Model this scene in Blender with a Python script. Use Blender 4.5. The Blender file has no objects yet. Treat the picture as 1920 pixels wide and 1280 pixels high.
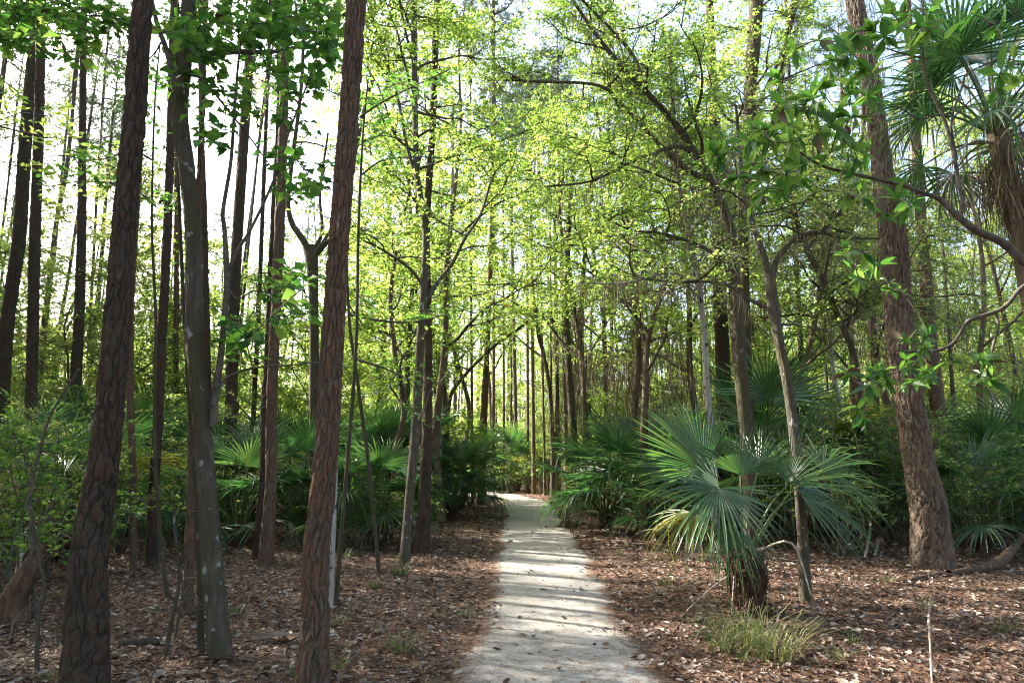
import bpy, math, random
import numpy as np
from math import radians, sin, cos, pi, atan, tan, sqrt

# ------------------------------------------------------------------ camera, sky, sun, exposure
S = bpy.context.scene
F = 1280.0                      # focal length in pixels of a 1920 wide picture
TILT = atan(220.0 / F)
EYE = 1.7
cam_d = bpy.data.cameras.new('camera'); cam = bpy.data.objects.new('camera', cam_d)
S.collection.objects.link(cam); S.camera = cam
cam.location = (0, 0, EYE); cam.rotation_euler = (pi / 2 + TILT, 0, 0)
cam_d.sensor_width = 36; cam_d.lens = 24; cam_d.clip_end = 2000; cam_d.clip_start = 0.05

SUN_EL = radians(36); SUN_AZ = radians(-64)      # azimuth from +Y, negative = to the left
w = bpy.data.worlds.new('World'); S.world = w; w.use_nodes = True
nt = w.node_tree; nt.nodes.clear()
sky = nt.nodes.new('ShaderNodeTexSky'); sky.sky_type = 'NISHITA'; sky.sun_disc = False
sky.sun_elevation = SUN_EL; sky.sun_rotation = SUN_AZ
sky.air_density = 1.0; sky.dust_density = 4.0; sky.ozone_density = 0.5
bg = nt.nodes.new('ShaderNodeBackground'); bg.inputs[1].default_value = 0.15
wo = nt.nodes.new('ShaderNodeOutputWorld')
nt.links.new(sky.outputs[0], bg.inputs[0]); nt.links.new(bg.outputs[0], wo.inputs[0])
sun_d = bpy.data.lights.new('sun', 'SUN'); sun_d.energy = 5.0; sun_d.angle = radians(0.5); sun_d.color = (1, 0.95, 0.86)
sun = bpy.data.objects.new('sun', sun_d); S.collection.objects.link(sun)
SD = np.array([sin(SUN_AZ) * cos(SUN_EL), cos(SUN_AZ) * cos(SUN_EL), sin(SUN_EL)])
from mathutils import Vector, Matrix
sun.rotation_euler = Vector(SD).to_track_quat('Z', 'Y').to_euler(); sun.location = (-10, 5, 20)
S.view_settings.view_transform = 'Standard'; S.view_settings.look = 'None'
S.view_settings.gamma = 1; S.view_settings.use_curve_mapping = False
S.view_settings.exposure = 2.25
S.render.engine = 'CYCLES'
S.cycles.max_bounces = 6; S.cycles.diffuse_bounces = 4; S.cycles.glossy_bounces = 2
S.cycles.transmission_bounces = 4; S.cycles.transparent_max_bounces = 4
S.cycles.caustics_reflective = False; S.cycles.caustics_refractive = False
S.cycles.use_denoising = True; S.cycles.filter_width = 1.1

R = np.random.RandomState(7)
rnd = random.Random(11)

# ------------------------------------------------------------------ pixel -> world (photo pixels, 1920 x 1280)
CT, ST = cos(TILT), sin(TILT)
def pdir(px, py):
    x = (px - 960.0) / F; y = -(py - 640.0) / F
    return np.array([x, CT - y * ST, ST + y * CT])
def gp(px, py, z=0.0):
    d = pdir(px, py); t = (z - EYE) / d[2]
    return np.array([0, 0, EYE]) + d * t
def pt(px, py, Y):
    d = pdir(px, py); t = Y / d[1]
    return np.array([0, 0, EYE]) + d * t
def pxm(Y):                     # metres per photo pixel at world distance Y
    return Y / F

# ------------------------------------------------------------------ numpy helpers
def hash2(i, j, s):
    h = (i.astype(np.int64) * 374761393 + j.astype(np.int64) * 668265263 + s * 982451653) & 0xffffffff
    h = ((h ^ (h >> 13)) * 1274126177) & 0xffffffff
    h = (h ^ (h >> 16)) & 0xffffff
    return h / float(0xffffff)
def vnoise(x, y, s=0, wrap=None):
    i = np.floor(x); j = np.floor(y); fx = x - i; fy = y - j
    fx = fx * fx * (3 - 2 * fx); fy = fy * fy * (3 - 2 * fy)
    i = i.astype(np.int64); j = j.astype(np.int64); i1 = i + 1
    if wrap: i = i % wrap; i1 = i1 % wrap
    a = hash2(i, j, s); b = hash2(i1, j, s); c = hash2(i, j + 1, s); d = hash2(i1, j + 1, s)
    return (a * (1 - fx) + b * fx) * (1 - fy) + (c * (1 - fx) + d * fx) * fy
def norm(v):
    v = np.asarray(v, float); n = np.linalg.norm(v, axis=-1, keepdims=True); n[n == 0] = 1
    return v / n
def catmull(P, n):
    P = np.asarray(P, float); m = len(P)
    if m == 2: return P[0] + (P[1] - P[0]) * np.linspace(0, 1, n)[:, None]
    Q = np.vstack([2 * P[0] - P[1], P, 2 * P[-1] - P[-2]])
    seg = np.linalg.norm(np.diff(P[:, :3], axis=0), axis=1); cum = np.concatenate([[0], np.cumsum(seg)])
    t = np.linspace(0, cum[-1], n); k = np.clip(np.searchsorted(cum, t, 'right') - 1, 0, m - 2)
    f = ((t - cum[k]) / np.maximum(seg[k], 1e-6))[:, None]
    a, b, c, d = Q[k], Q[k + 1], Q[k + 2], Q[k + 3]
    return 0.5 * (2 * b + (c - a) * f + (2 * a - 5 * b + 4 * c - d) * f ** 2 + (3 * b - a - 3 * c + d) * f ** 3)

class MB:
    """collects faces for ONE mesh"""
    def __init__(s): s.v = []; s.f = []; s.n = 0; s.cols = []
    def add(s, V, Fc, mat=0, r=0.0, smooth=False):
        V = np.asarray(V, float).reshape(-1, 3); Fc = np.asarray(Fc, np.int64)
        rr = np.broadcast_to(np.asarray(r, float), (len(Fc),)).copy()
        s.v.append(V); s.f.append((Fc + s.n, mat, rr, smooth)); s.n += len(V)
    def mesh(s, name, mats, vattr=None):
        me = bpy.data.meshes.new(name)
        V = np.vstack(s.v); loops = np.concatenate([f[0].ravel() for f in s.f])
        tot = np.concatenate([np.full(len(f[0]), f[0].shape[1]) for f in s.f])
        st = np.concatenate([[0], np.cumsum(tot)[:-1]])
        mi = np.concatenate([np.full(len(f[0]), f[1]) for f in s.f])
        rr = np.concatenate([f[2] for f in s.f]); sm = np.concatenate([np.full(len(f[0]), f[3]) for f in s.f])
        me.vertices.add(len(V)); me.vertices.foreach_set('co', V.ravel().astype(np.float32))
        me.loops.add(len(loops)); me.loops.foreach_set('vertex_index', loops.astype(np.int32))
        me.polygons.add(len(tot)); me.polygons.foreach_set('loop_start', st.astype(np.int32))
        me.polygons.foreach_set('loop_total', tot.astype(np.int32))
        me.polygons.foreach_set('material_index', mi.astype(np.int32))
        me.polygons.foreach_set('use_smooth', sm.astype(bool))
        a = me.attributes.new('rnd', 'FLOAT', 'FACE'); a.data.foreach_set('value', rr.astype(np.float32))
        if vattr is not None:
            a = me.attributes.new('plate', 'FLOAT', 'POINT'); a.data.foreach_set('value', vattr.astype(np.float32))
        for m in mats: me.materials.append(m)
        me.update(calc_edges=True)
        return me

def link(name, data, parent=None):
    o = bpy.data.objects.new(name, data); S.collection.objects.link(o)
    if parent: o.parent = parent
    return o
def tag(o, label=None, cat=None, group=None, kind=None):
    if label: o['label'] = label
    if cat: o['category'] = cat
    if group: o['group'] = group
    if kind: o['kind'] = kind
    return o
def thing(name, loc, label, cat, group=None):
    o = bpy.data.objects.new(name, None); S.collection.objects.link(o)
    o.location = tuple(float(v) for v in loc); o.empty_display_size = 0.2
    return tag(o, label, cat, group)
def copy_tree(o, parent=None):
    c = o.copy(); S.collection.objects.link(c); c.parent = parent
    for ch in list(o.children): copy_tree(ch, c)
    return c

def frames(P):
    T = norm(np.gradient(P, axis=0)); up = np.array([0, 1.0, 0]) if abs(T[0][1]) < .9 else np.array([1.0, 0, 0])
    A = norm(np.cross(up, T)); B = np.cross(T, A)
    # keep orientation steady
    for i in range(1, len(P)):
        a = A[i - 1] - T[i] * np.dot(A[i - 1], T[i]); a /= np.linalg.norm(a) + 1e-9
        A[i] = a; B[i] = np.cross(T[i], a)
    return T, A, B
def tube(mb, P, r, seg=6, mat=0, rv=0.0, cap=True, smooth=True):
    P = np.asarray(P, float); n = len(P); r = np.broadcast_to(np.asarray(r, float), (n,))
    T, A, B = frames(P); th = np.linspace(0, 2 * pi, seg, endpoint=False)
    ring = P[:, None] + r[:, None, None] * (np.cos(th)[None, :, None] * A[:, None] + np.sin(th)[None, :, None] * B[:, None])
    V = ring.reshape(-1, 3)
    i = np.arange(n - 1)[:, None] * seg; j = np.arange(seg)[None]
    q = np.stack([i + j, i + (j + 1) % seg, i + seg + (j + 1) % seg, i + seg + j], -1).reshape(-1, 4)
    mb.add(V, q, mat, rv, smooth)
    if cap:
        V2 = np.vstack([P[-1:], ring[-1]]); f = np.array([[0, 1 + k, 1 + (k + 1) % seg] for k in range(seg)])
        mb.add(V2, f, mat, rv, smooth)

# ------------------------------------------------------------------ materials
def nodes(name):
    m = bpy.data.materials.new(name); m.use_nodes = True; t = m.node_tree; t.nodes.clear()
    return m, t
def N(t, k, **kw):
    n = t.nodes.new(k)
    for a, b in kw.items():
        if a.startswith('i_'): n.inputs[int(a[2:])].default_value = b
        else: setattr(n, a, b)
    return n
def ramp(t, fac, stops):
    r = N(t, 'ShaderNodeValToRGB'); e = r.color_ramp.elements
    while len(e) > 1: e.remove(e[-1])
    e[0].position = stops[0][0]; e[0].color = (*stops[0][1], 1)
    for p, c in stops[1:]:
        x = e.new(p); x.color = (*c, 1)
    if fac is not None: t.links.new(fac, r.inputs[0])
    return r.outputs[0]
def attr(t, nm): return N(t, 'ShaderNodeAttribute', attribute_name=nm).outputs['Fac']
def math_(t, op, a, b=None):
    n = N(t, 'ShaderNodeMath', operation=op)
    for k, x in enumerate((a, b)):
        if x is None: continue
        if isinstance(x, (int, float)): n.inputs[k].default_value = x
        else: t.links.new(x, n.inputs[k])
    return n.outputs[0]
def mixc(t, f, a, b):
    n = N(t, 'ShaderNodeMix', data_type='RGBA')
    if isinstance(f, (int, float)): n.inputs[0].default_value = f
    else: t.links.new(f, n.inputs[0])
    for k, x in ((6, a), (7, b)):
        if isinstance(x, tuple): n.inputs[k].default_value = (*x, 1)
        else: t.links.new(x, n.inputs[k])
    return n.outputs[2]
def noise(t, scale, detail=4, vec=None, rough=0.55, stretch=None):
    n = N(t, 'ShaderNodeTexNoise'); n.inputs['Scale'].default_value = scale; n.inputs['Detail'].default_value = detail
    n.inputs['Roughness'].default_value = rough
    c = N(t, 'ShaderNodeTexCoord'); src = c.outputs['Object']
    if stretch:
        mp = N(t, 'ShaderNodeMapping'); mp.inputs['Scale'].default_value = stretch; t.links.new(src, mp.inputs[0]); src = mp.outputs[0]
    t.links.new(src, n.inputs['Vector'])
    return n.outputs['Fac']

def leaf_mat(name, refl, trans, tf=0.5, rough=0.42, spec=0.35, dead=0.0):
    """refl / trans: three colour stops (dark, mid, light)"""
    m, t = nodes(name)
    oi = N(t, 'ShaderNodeObjectInfo').outputs['Random']
    a = math_(t, 'ADD', math_(t, 'MULTIPLY', attr(t, 'rnd'), 0.72), math_(t, 'MULTIPLY', oi, 0.28))
    c1 = ramp(t, a, [(0.05, refl[0]), (0.5, refl[1]), (0.95, refl[2])])
    c2 = ramp(t, a, [(0.05, trans[0]), (0.5, trans[1]), (0.95, trans[2])])
    if dead > 0:
        d = math_(t, 'GREATER_THAN', attr(t, 'rnd'), 1 - dead)
        c1 = mixc(t, d, c1, (0.16, 0.07, 0.02)); c2 = mixc(t, d, c2, (0.30, 0.11, 0.02))
    p = N(t, 'ShaderNodeBsdfPrincipled'); t.links.new(c1, p.inputs['Base Color'])
    p.inputs['Roughness'].default_value = rough; p.inputs['Specular IOR Level'].default_value = spec
    tr = N(t, 'ShaderNodeBsdfTranslucent'); t.links.new(c2, tr.inputs[0])
    mx = N(t, 'ShaderNodeMixShader', i_0=tf); t.links.new(p.outputs[0], mx.inputs[1]); t.links.new(tr.outputs[0], mx.inputs[2])
    o = N(t, 'ShaderNodeOutputMaterial'); t.links.new(mx.outputs[0], o.inputs[0])
    return m
def solid_mat(name, colf, rough=0.85, bump=None, dist=0.01, spec=0.3):
    m, t = nodes(name); p = N(t, 'ShaderNodeBsdfPrincipled')
    t.links.new(colf(t), p.inputs['Base Color']); p.inputs['Roughness'].default_value = rough
    p.inputs['Specular IOR Level'].default_value = spec
    if bump:
        b = N(t, 'ShaderNodeBump'); b.inputs['Distance'].default_value = dist; b.inputs['Strength'].default_value = 1
        t.links.new(bump(t), b.inputs['Height']); t.links.new(b.outputs[0], p.inputs['Normal'])
    o = N(t, 'ShaderNodeOutputMaterial'); t.links.new(p.outputs[0], o.inputs[0])
    return m

M_canopy = leaf_mat('bright_spring_leaves', [(0.05, 0.10, 0.014), (0.075, 0.125, 0.018), (0.11, 0.14, 0.02)],
                    [(0.20, 0.42, 0.05), (0.42, 0.60, 0.09), (0.72, 0.76, 0.18)], 0.6, dead=0.012)
M_shrub = leaf_mat('understorey_leaves', [(0.035, 0.080, 0.020), (0.062, 0.105, 0.030), (0.12, 0.125, 0.045)],
                   [(0.13, 0.30, 0.04), (0.32, 0.46, 0.09), (0.62, 0.60, 0.17)], 0.52, dead=0.02)
M_deep = leaf_mat('deep_green_leaves', [(0.02, 0.07, 0.015), (0.035, 0.10, 0.02), (0.06, 0.12, 0.03)],
                  [(0.06, 0.22, 0.03), (0.16, 0.38, 0.045), (0.36, 0.54, 0.08)], 0.48, rough=0.4, spec=0.45)
M_needle = leaf_mat('pine_needles', [(0.03, 0.07, 0.025), (0.05, 0.09, 0.03), (0.08, 0.11, 0.04)],
                    [(0.08, 0.16, 0.05), (0.12, 0.2, 0.06), (0.18, 0.26, 0.08)], 0.3)
M_palm = leaf_mat('palm_fronds', [(0.022, 0.058, 0.030), (0.042, 0.088, 0.042), (0.08, 0.12, 0.05)],
                  [(0.04, 0.15, 0.035), (0.09, 0.24, 0.05), (0.26, 0.40, 0.07)], 0.33, rough=0.36, spec=0.5)
M_palm_y = leaf_mat('yellowing_palm_fronds', [(0.08, 0.11, 0.02), (0.14, 0.14, 0.03), (0.20, 0.15, 0.04)],
                    [(0.25, 0.35, 0.03), (0.40, 0.42, 0.04), (0.5, 0.38, 0.06)], 0.4)
M_dead = leaf_mat('dead_fronds', [(0.10, 0.075, 0.055), (0.20, 0.155, 0.12), (0.33, 0.28, 0.23)],
                  [(0.10, 0.06, 0.03), (0.16, 0.1, 0.05), (0.2, 0.15, 0.1)], 0.15, rough=0.8, spec=0.1)
M_litter = leaf_mat('dead_leaves', [(0.055, 0.028, 0.017), (0.18, 0.115, 0.078), (0.52, 0.46, 0.39)],
                    [(0.05, 0.02, 0.01), (0.08, 0.04, 0.02), (0.1, 0.06, 0.03)], 0.08, rough=0.6, spec=0.3)
M_strand = solid_mat('fallen_needles', lambda t: ramp(t, attr(t, 'rnd'), [(0, (0.07, 0.03, 0.015)), (0.6, (0.17, 0.075, 0.035)), (1, (0.28, 0.17, 0.10))]), 0.8)
M_moss = solid_mat('grey_vine_strands', lambda t: ramp(t, attr(t, 'rnd'), [(0, (0.11, 0.085, 0.055)), (0.6, (0.20, 0.16, 0.11)), (1, (0.28, 0.23, 0.16))]), 0.9)
M_grass = leaf_mat('grass_blades', [(0.035, 0.07, 0.018), (0.07, 0.10, 0.03), (0.28, 0.22, 0.12)],
                   [(0.08, 0.17, 0.03), (0.14, 0.22, 0.04), (0.3, 0.25, 0.12)], 0.3)

def bark_pine_col(t):
    pl = attr(t, 'plate'); n1 = noise(t, 26, 5, stretch=(1, 1, 0.45)); n2 = noise(t, 1.3, 3)
    a = math_(t, 'ADD', math_(t, 'MULTIPLY', pl, 0.62), math_(t, 'MULTIPLY', n1, 0.55)); a = math_(t, 'ADD', a, math_(t, 'MULTIPLY', math_(t, 'SUBTRACT', n2, 0.5), 0.5))
    return ramp(t, a, [(0.2, (0.051, 0.034, 0.022)), (0.38, (0.102, 0.072, 0.049)), (0.5, (0.145, 0.104, 0.072)), (0.56, (0.111, 0.055, 0.031)), (0.72, (0.171, 0.080, 0.043)), (0.78, (0.111, 0.080, 0.056)), (0.9, (0.205, 0.169, 0.125)), (1.0, (0.281, 0.241, 0.177))])
def bark_dark_col(t):
    pl = attr(t, 'plate'); n1 = noise(t, 26, 5, stretch=(1, 1, 0.45)); n2 = noise(t, 1.1, 3)
    a = math_(t, 'ADD', math_(t, 'MULTIPLY', pl, 0.5), math_(t, 'MULTIPLY', n1, 0.6)); a = math_(t, 'ADD', a, math_(t, 'MULTIPLY', math_(t, 'SUBTRACT', n2, 0.5), 0.4))
    return ramp(t, a, [(0.2, (0.024, 0.017, 0.011)), (0.42, (0.051, 0.036, 0.024)), (0.55, (0.075, 0.055, 0.037)), (0.62, (0.058, 0.029, 0.016)), (0.74, (0.089, 0.042, 0.022)), (0.82, (0.083, 0.065, 0.046)), (1.0, (0.158, 0.133, 0.098))])
M_pine = solid_mat('red_pine_bark', bark_pine_col, 0.85, lambda t: noise(t, 45, 6, rough=.75, stretch=(1, 1, 0.4)), 0.02)
M_pine_dk = solid_mat('dark_pine_bark', bark_dark_col, 0.85, lambda t: noise(t, 45, 6, rough=.75, stretch=(1, 1, 0.4)), 0.02)
def bark_grey_col(t):
    pl = attr(t, 'plate'); n1 = noise(t, 26, 5, stretch=(1, 1, 0.45)); n2 = noise(t, 1.3, 3)
    a = math_(t, 'ADD', math_(t, 'MULTIPLY', pl, 0.55), math_(t, 'MULTIPLY', n1, 0.6)); a = math_(t, 'ADD', a, math_(t, 'MULTIPLY', math_(t, 'SUBTRACT', n2, 0.5), 0.5))
    return ramp(t, a, [(0.2, (0.048, 0.033, 0.023)), (0.42, (0.106, 0.076, 0.054)), (0.58, (0.177, 0.138, 0.100)), (0.66, (0.133, 0.071, 0.044)), (0.76, (0.195, 0.108, 0.068)), (0.82, (0.195, 0.158, 0.116)), (1.0, (0.336, 0.292, 0.224))])
M_pine_gr = solid_mat('grey_pine_bark', bark_grey_col, 0.85, lambda t: noise(t, 45, 6, rough=.75, stretch=(1, 1, 0.4)), 0.02)
def far_bark_col(t):
    n1 = noise(t, 9, 6, stretch=(1, 1, 0.35), rough=0.7); n2 = noise(t, 0.7, 3)
    oi = N(t, 'ShaderNodeObjectInfo').outputs['Random']
    a = math_(t, 'ADD', math_(t, 'MULTIPLY', n1, 0.8), math_(t, 'MULTIPLY', n2, 0.25)); a = math_(t, 'ADD', a, math_(t, 'MULTIPLY', math_(t, 'SUBTRACT', oi, 0.5), 0.25))
    return ramp(t, a, [(0.3, (0.040, 0.028, 0.019)), (0.52, (0.088, 0.064, 0.043)), (0.68, (0.141, 0.096, 0.060)), (0.8, (0.247, 0.200, 0.143))])
M_farbark = solid_mat('weathered_bark', far_bark_col, 0.9, lambda t: noise(t, 22, 4, stretch=(1, 1, 0.3)), 0.03)
def hard_col(moss, base, pale, thr=0.62):
    def f(t):
        n1 = noise(t, 20, 6, stretch=(1, 1, 0.25), rough=0.7)
        c = ramp(t, n1, [(0.3, tuple(v * 0.5 for v in base)), (0.55, base), (0.75, tuple(min(1, v * 1.7) for v in base))])
        n2 = noise(t, 1.6, 4, stretch=(1, 1, 0.5)); g = ramp(t, n2, [(0.42, (0, 0, 0)), (0.6, (1, 1, 1))])
        c = mixc(t, math_(t, 'MULTIPLY', g, 0.75), c, moss)
        n3 = noise(t, 11, 3, stretch=(1, 1, 0.7), rough=0.5); l = ramp(t, n3, [(thr, (0, 0, 0)), (thr + 0.03, (1, 1, 1))])
        return mixc(t, l, c, pale)
    return f
M_grey = solid_mat('grey_lichened_bark', hard_col((0.085, 0.075, 0.03), (0.13, 0.105, 0.08), (0.36, 0.35, 0.31), 0.64), 0.9, lambda t: noise(t, 38, 6, rough=.7, stretch=(1, 1, 0.25)), 0.05)
M_mossy = solid_mat('mossy_bark', hard_col((0.075, 0.07, 0.022), (0.10, 0.078, 0.055), (0.2, 0.18, 0.13), 0.66), 0.9, lambda t: noise(t, 38, 6, rough=.7, stretch=(1, 1, 0.25)), 0.05)
M_pale = solid_mat('pale_spotted_bark', hard_col((0.30, 0.28, 0.24), (0.36, 0.34, 0.30), (0.05, 0.045, 0.04), 0.60), 0.85, lambda t: noise(t, 25, 5), 0.01)
M_branch = solid_mat('dark_twig_bark', lambda t: ramp(t, noise(t, 18, 4), [(0.35, (0.055, 0.042, 0.032)), (0.65, (0.14, 0.115, 0.09))]), 0.85)
M_boot = solid_mat('fibrous_palm_boots', lambda t: ramp(t, noise(t, 30, 5, stretch=(1, 1, 0.3)), [(0.3, (0.035, 0.018, 0.012)), (0.55, (0.09, 0.045, 0.028)), (0.75, (0.17, 0.10, 0.065))]), 0.9)
M_stem = solid_mat('palm_stems', lambda t: ramp(t, noise(t, 5, 3), [(0.3, (0.04, 0.07, 0.02)), (0.7, (0.10, 0.12, 0.03))]), 0.5)
M_drystem = solid_mat('dry_stems', lambda t: ramp(t, noise(t, 8, 3), [(0.3, (0.16, 0.12, 0.085)), (0.7, (0.38, 0.33, 0.27))]), 0.8)
M_rot = solid_mat('rotten_wood', lambda t: ramp(t, noise(t, 12, 5, stretch=(1, 1, 0.4)), [(0.3, (0.035, 0.02, 0.014)), (0.6, (0.12, 0.07, 0.04)), (0.8, (0.22, 0.16, 0.11))]), 0.9, lambda t: noise(t, 25, 5), 0.02)
def ground_col(t):
    n1 = noise(t, 22, 6, rough=0.75); n2 = noise(t, 1.4, 4); v = N(t, 'ShaderNodeTexVoronoi'); v.inputs['Scale'].default_value = 16
    c = N(t, 'ShaderNodeTexCoord'); t.links.new(c.outputs['Object'], v.inputs['Vector'])
    a = math_(t, 'ADD', math_(t, 'MULTIPLY', n1, 0.6), math_(t, 'MULTIPLY', v.outputs['Color'], 0.4))
    c1 = ramp(t, a, [(0.25, (0.045, 0.024, 0.014)), (0.5, (0.115, 0.062, 0.037)), (0.72, (0.23, 0.155, 0.105)), (0.85, (0.34, 0.27, 0.2))])
    return mixc(t, ramp(t, n2, [(0.4, (0, 0, 0)), (0.65, (0.5, 0.5, 0.5))]), c1, (0.12, 0.052, 0.026))
M_ground = solid_mat('forest_floor', ground_col, 0.95, lambda t: noise(t, 26, 6, rough=0.7), 0.05)
def path_col(t):
    n1 = noise(t, 55, 5, rough=0.85); n2 = noise(t, 1.1, 5); n3 = noise(t, 7, 5)
    c1 = ramp(t, n1, [(0.3, (0.13, 0.115, 0.095)), (0.48, (0.33, 0.31, 0.275)), (0.6, (0.50, 0.48, 0.45)), (0.7, (0.62, 0.60, 0.57))])
    c2 = mixc(t, ramp(t, n2, [(0.4, (0, 0, 0)), (0.65, (0.55, 0.55, 0.55))]), c1, (0.33, 0.285, 0.225))
    c3 = mixc(t, ramp(t, n3, [(0.50, (0, 0, 0)), (0.70, (0.6, 0.6, 0.6))]), c2, (0.20, 0.155, 0.115))
    e = math_(t, 'ADD', math_(t, 'MULTIPLY', attr(t, 'plate'), 2.6), math_(t, 'MULTIPLY', math_(t, 'SUBTRACT', noise(t, 14, 6, rough=.75), 0.5), 1.9))
    return mixc(t, ramp(t, e, [(0.22, (1, 1, 1)), (0.62, (0, 0, 0))]), c3, ground_col(t))
M_path = solid_mat('pale_shell_gravel', path_col, 0.9, lambda t: math_(t, 'ADD', noise(t, 110, 3), noise(t, 9, 4)), 0.015)

# ------------------------------------------------------------------ ground, path
PE = [(1290, 838, 1262), (1230, 872, 1215), (1175, 905, 1175), (1100, 927, 1137), (1040, 938, 1100), (987, 941, 1062), (957, 948, 1042), (940, 933, 1024), (930, 905, 985)]
L_ = np.array([gp(l, y)[:2] for y, l, r in PE]); R_ = np.array([gp(r, y)[:2] for y, l, r in PE])
# the path comes from behind the camera and bends to the left at the far end
yy0 = L_[0][1]
L_ = np.vstack([[[L_[0][0] - .05, -6], [L_[0][0] - .02, 2]], L_, [[L_[-1][0] - 4, L_[-1][1] + 1.4], [L_[-1][0] - 14, L_[-1][1] + 3.4], [-45, 42]]])
R_ = np.vstack([[[R_[0][0] + .0, -6], [R_[0][0] + .0, 2]], R_, [[R_[-1][0] - 2, R_[-1][1] + 4.6], [R_[-1][0] - 12, R_[-1][1] + 7.0], [-45, 47]]])
def ground_z(x, y):
    x = np.asarray(x, float); y = np.asarray(y, float)
    d = path_dist(x, y)
    b = 0.10 * (vnoise(x * .35 + 40, y * .35 + 90, 3) - .5) + 0.05 * (vnoise(x * 1.3 + 40, y * 1.3 + 90, 5) - .5)
    return b * np.clip(d / 1.5, 0, 1) + 0.03 * np.clip(d / 1.5, 0, 1) - 0.03 * np.clip(1 - d / 0.5, 0, 1)
def path_dist(x, y):     # >0 outside the path, <0 inside
    x = np.asarray(x, float); y = np.asarray(y, float)
    xl = np.interp(y, L_[:-3, 1], L_[:-3, 0]); xr = np.interp(y, R_[:-3, 1], R_[:-3, 0])
    d = np.maximum(xl - x, x - xr)
    far = y > L_[-4, 1]
    yl = np.interp(-x, -L_[-4:, 0], L_[-4:, 1]); yr = np.interp(-x, -R_[-4:, 0], R_[-4:, 1])
    return np.where(far, np.maximum(np.maximum(yl - y, y - yr), x - R_[-4, 0]), d)

def grid(xs, ys):
    X, Y = np.meshgrid(xs, ys); nx = len(xs)
    i = np.arange(len(ys) - 1)[:, None] * nx; j = np.arange(nx - 1)[None]
    q = np.stack([i + j, i + j + 1, i + nx + j + 1, i + nx + j], -1).reshape(-1, 4)
    return X.ravel(), Y.ravel(), q
mb = MB()
xs = np.concatenate([[-900, -300, -120, -70], np.arange(-45, -12, 1.5), np.arange(-12, 12.01, .16), np.arange(13, 46, 1.5), [70, 120, 300, 900]])
ys = np.concatenate([[-400, -100, -40, -20], np.arange(-8, 3, 1.0), np.arange(3, 20, .16), np.arange(20, 60, 1.0), [70, 100, 200, 500, 1200]])
X, Y, q = grid(xs, ys); mb.add(np.stack([X, Y, ground_z(X, Y)], 1), q, smooth=True)
tag(link('ground', mb.mesh('ground', [M_ground])), kind='structure')
mb = MB(); n = 1100; rows = []; ev = []
LL = catmull(L_, n); RR = catmull(R_, n); K = 23
for i in range(n):
    f = np.linspace(0, 1, K); p = LL[i][None] * (1 - f[:, None]) + RR[i][None] * f[:, None]
    wd = np.linalg.norm(RR[i] - LL[i])
    def en(q):
        return (0.22 * (vnoise(np.array([LL[i][1] * 1.1 + q]), np.array([q]), 1)[0] - .5) + 0.16 * (vnoise(np.array([LL[i][1] * 4.7]), np.array([q]), 2)[0] - .5) + 0.10 * (vnoise(np.array([LL[i][1] * 16.]), np.array([q]), 3)[0] - .5) - .10) / wd
    e = en(3.); e2 = -en(33.); f2 = e + f * (1 - e + e2); p = LL[i][None] * (1 - f2[:, None]) + RR[i][None] * f2[:, None]
    ev.append(np.minimum(f, 1 - f) * wd)
    z = 0.012 - 0.028 * (np.abs(f - .5) * 2) ** 6 + 0.012 * (vnoise(p[:, 0] * 2 + 50, p[:, 1] * 2 + 50, 8) - .5)
    rows.append(np.column_stack([p, z]))
Vp = np.vstack(rows); i = np.arange(n - 1)[:, None] * K; j = np.arange(K - 1)[None]
mb.add(Vp, np.stack([i + j, i + j + 1, i + K + j + 1, i + K + j], -1).reshape(-1, 4), smooth=True)
tag(link('path', mb.mesh('path', [M_path], vattr=np.concatenate(ev))), kind='structure')

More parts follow.
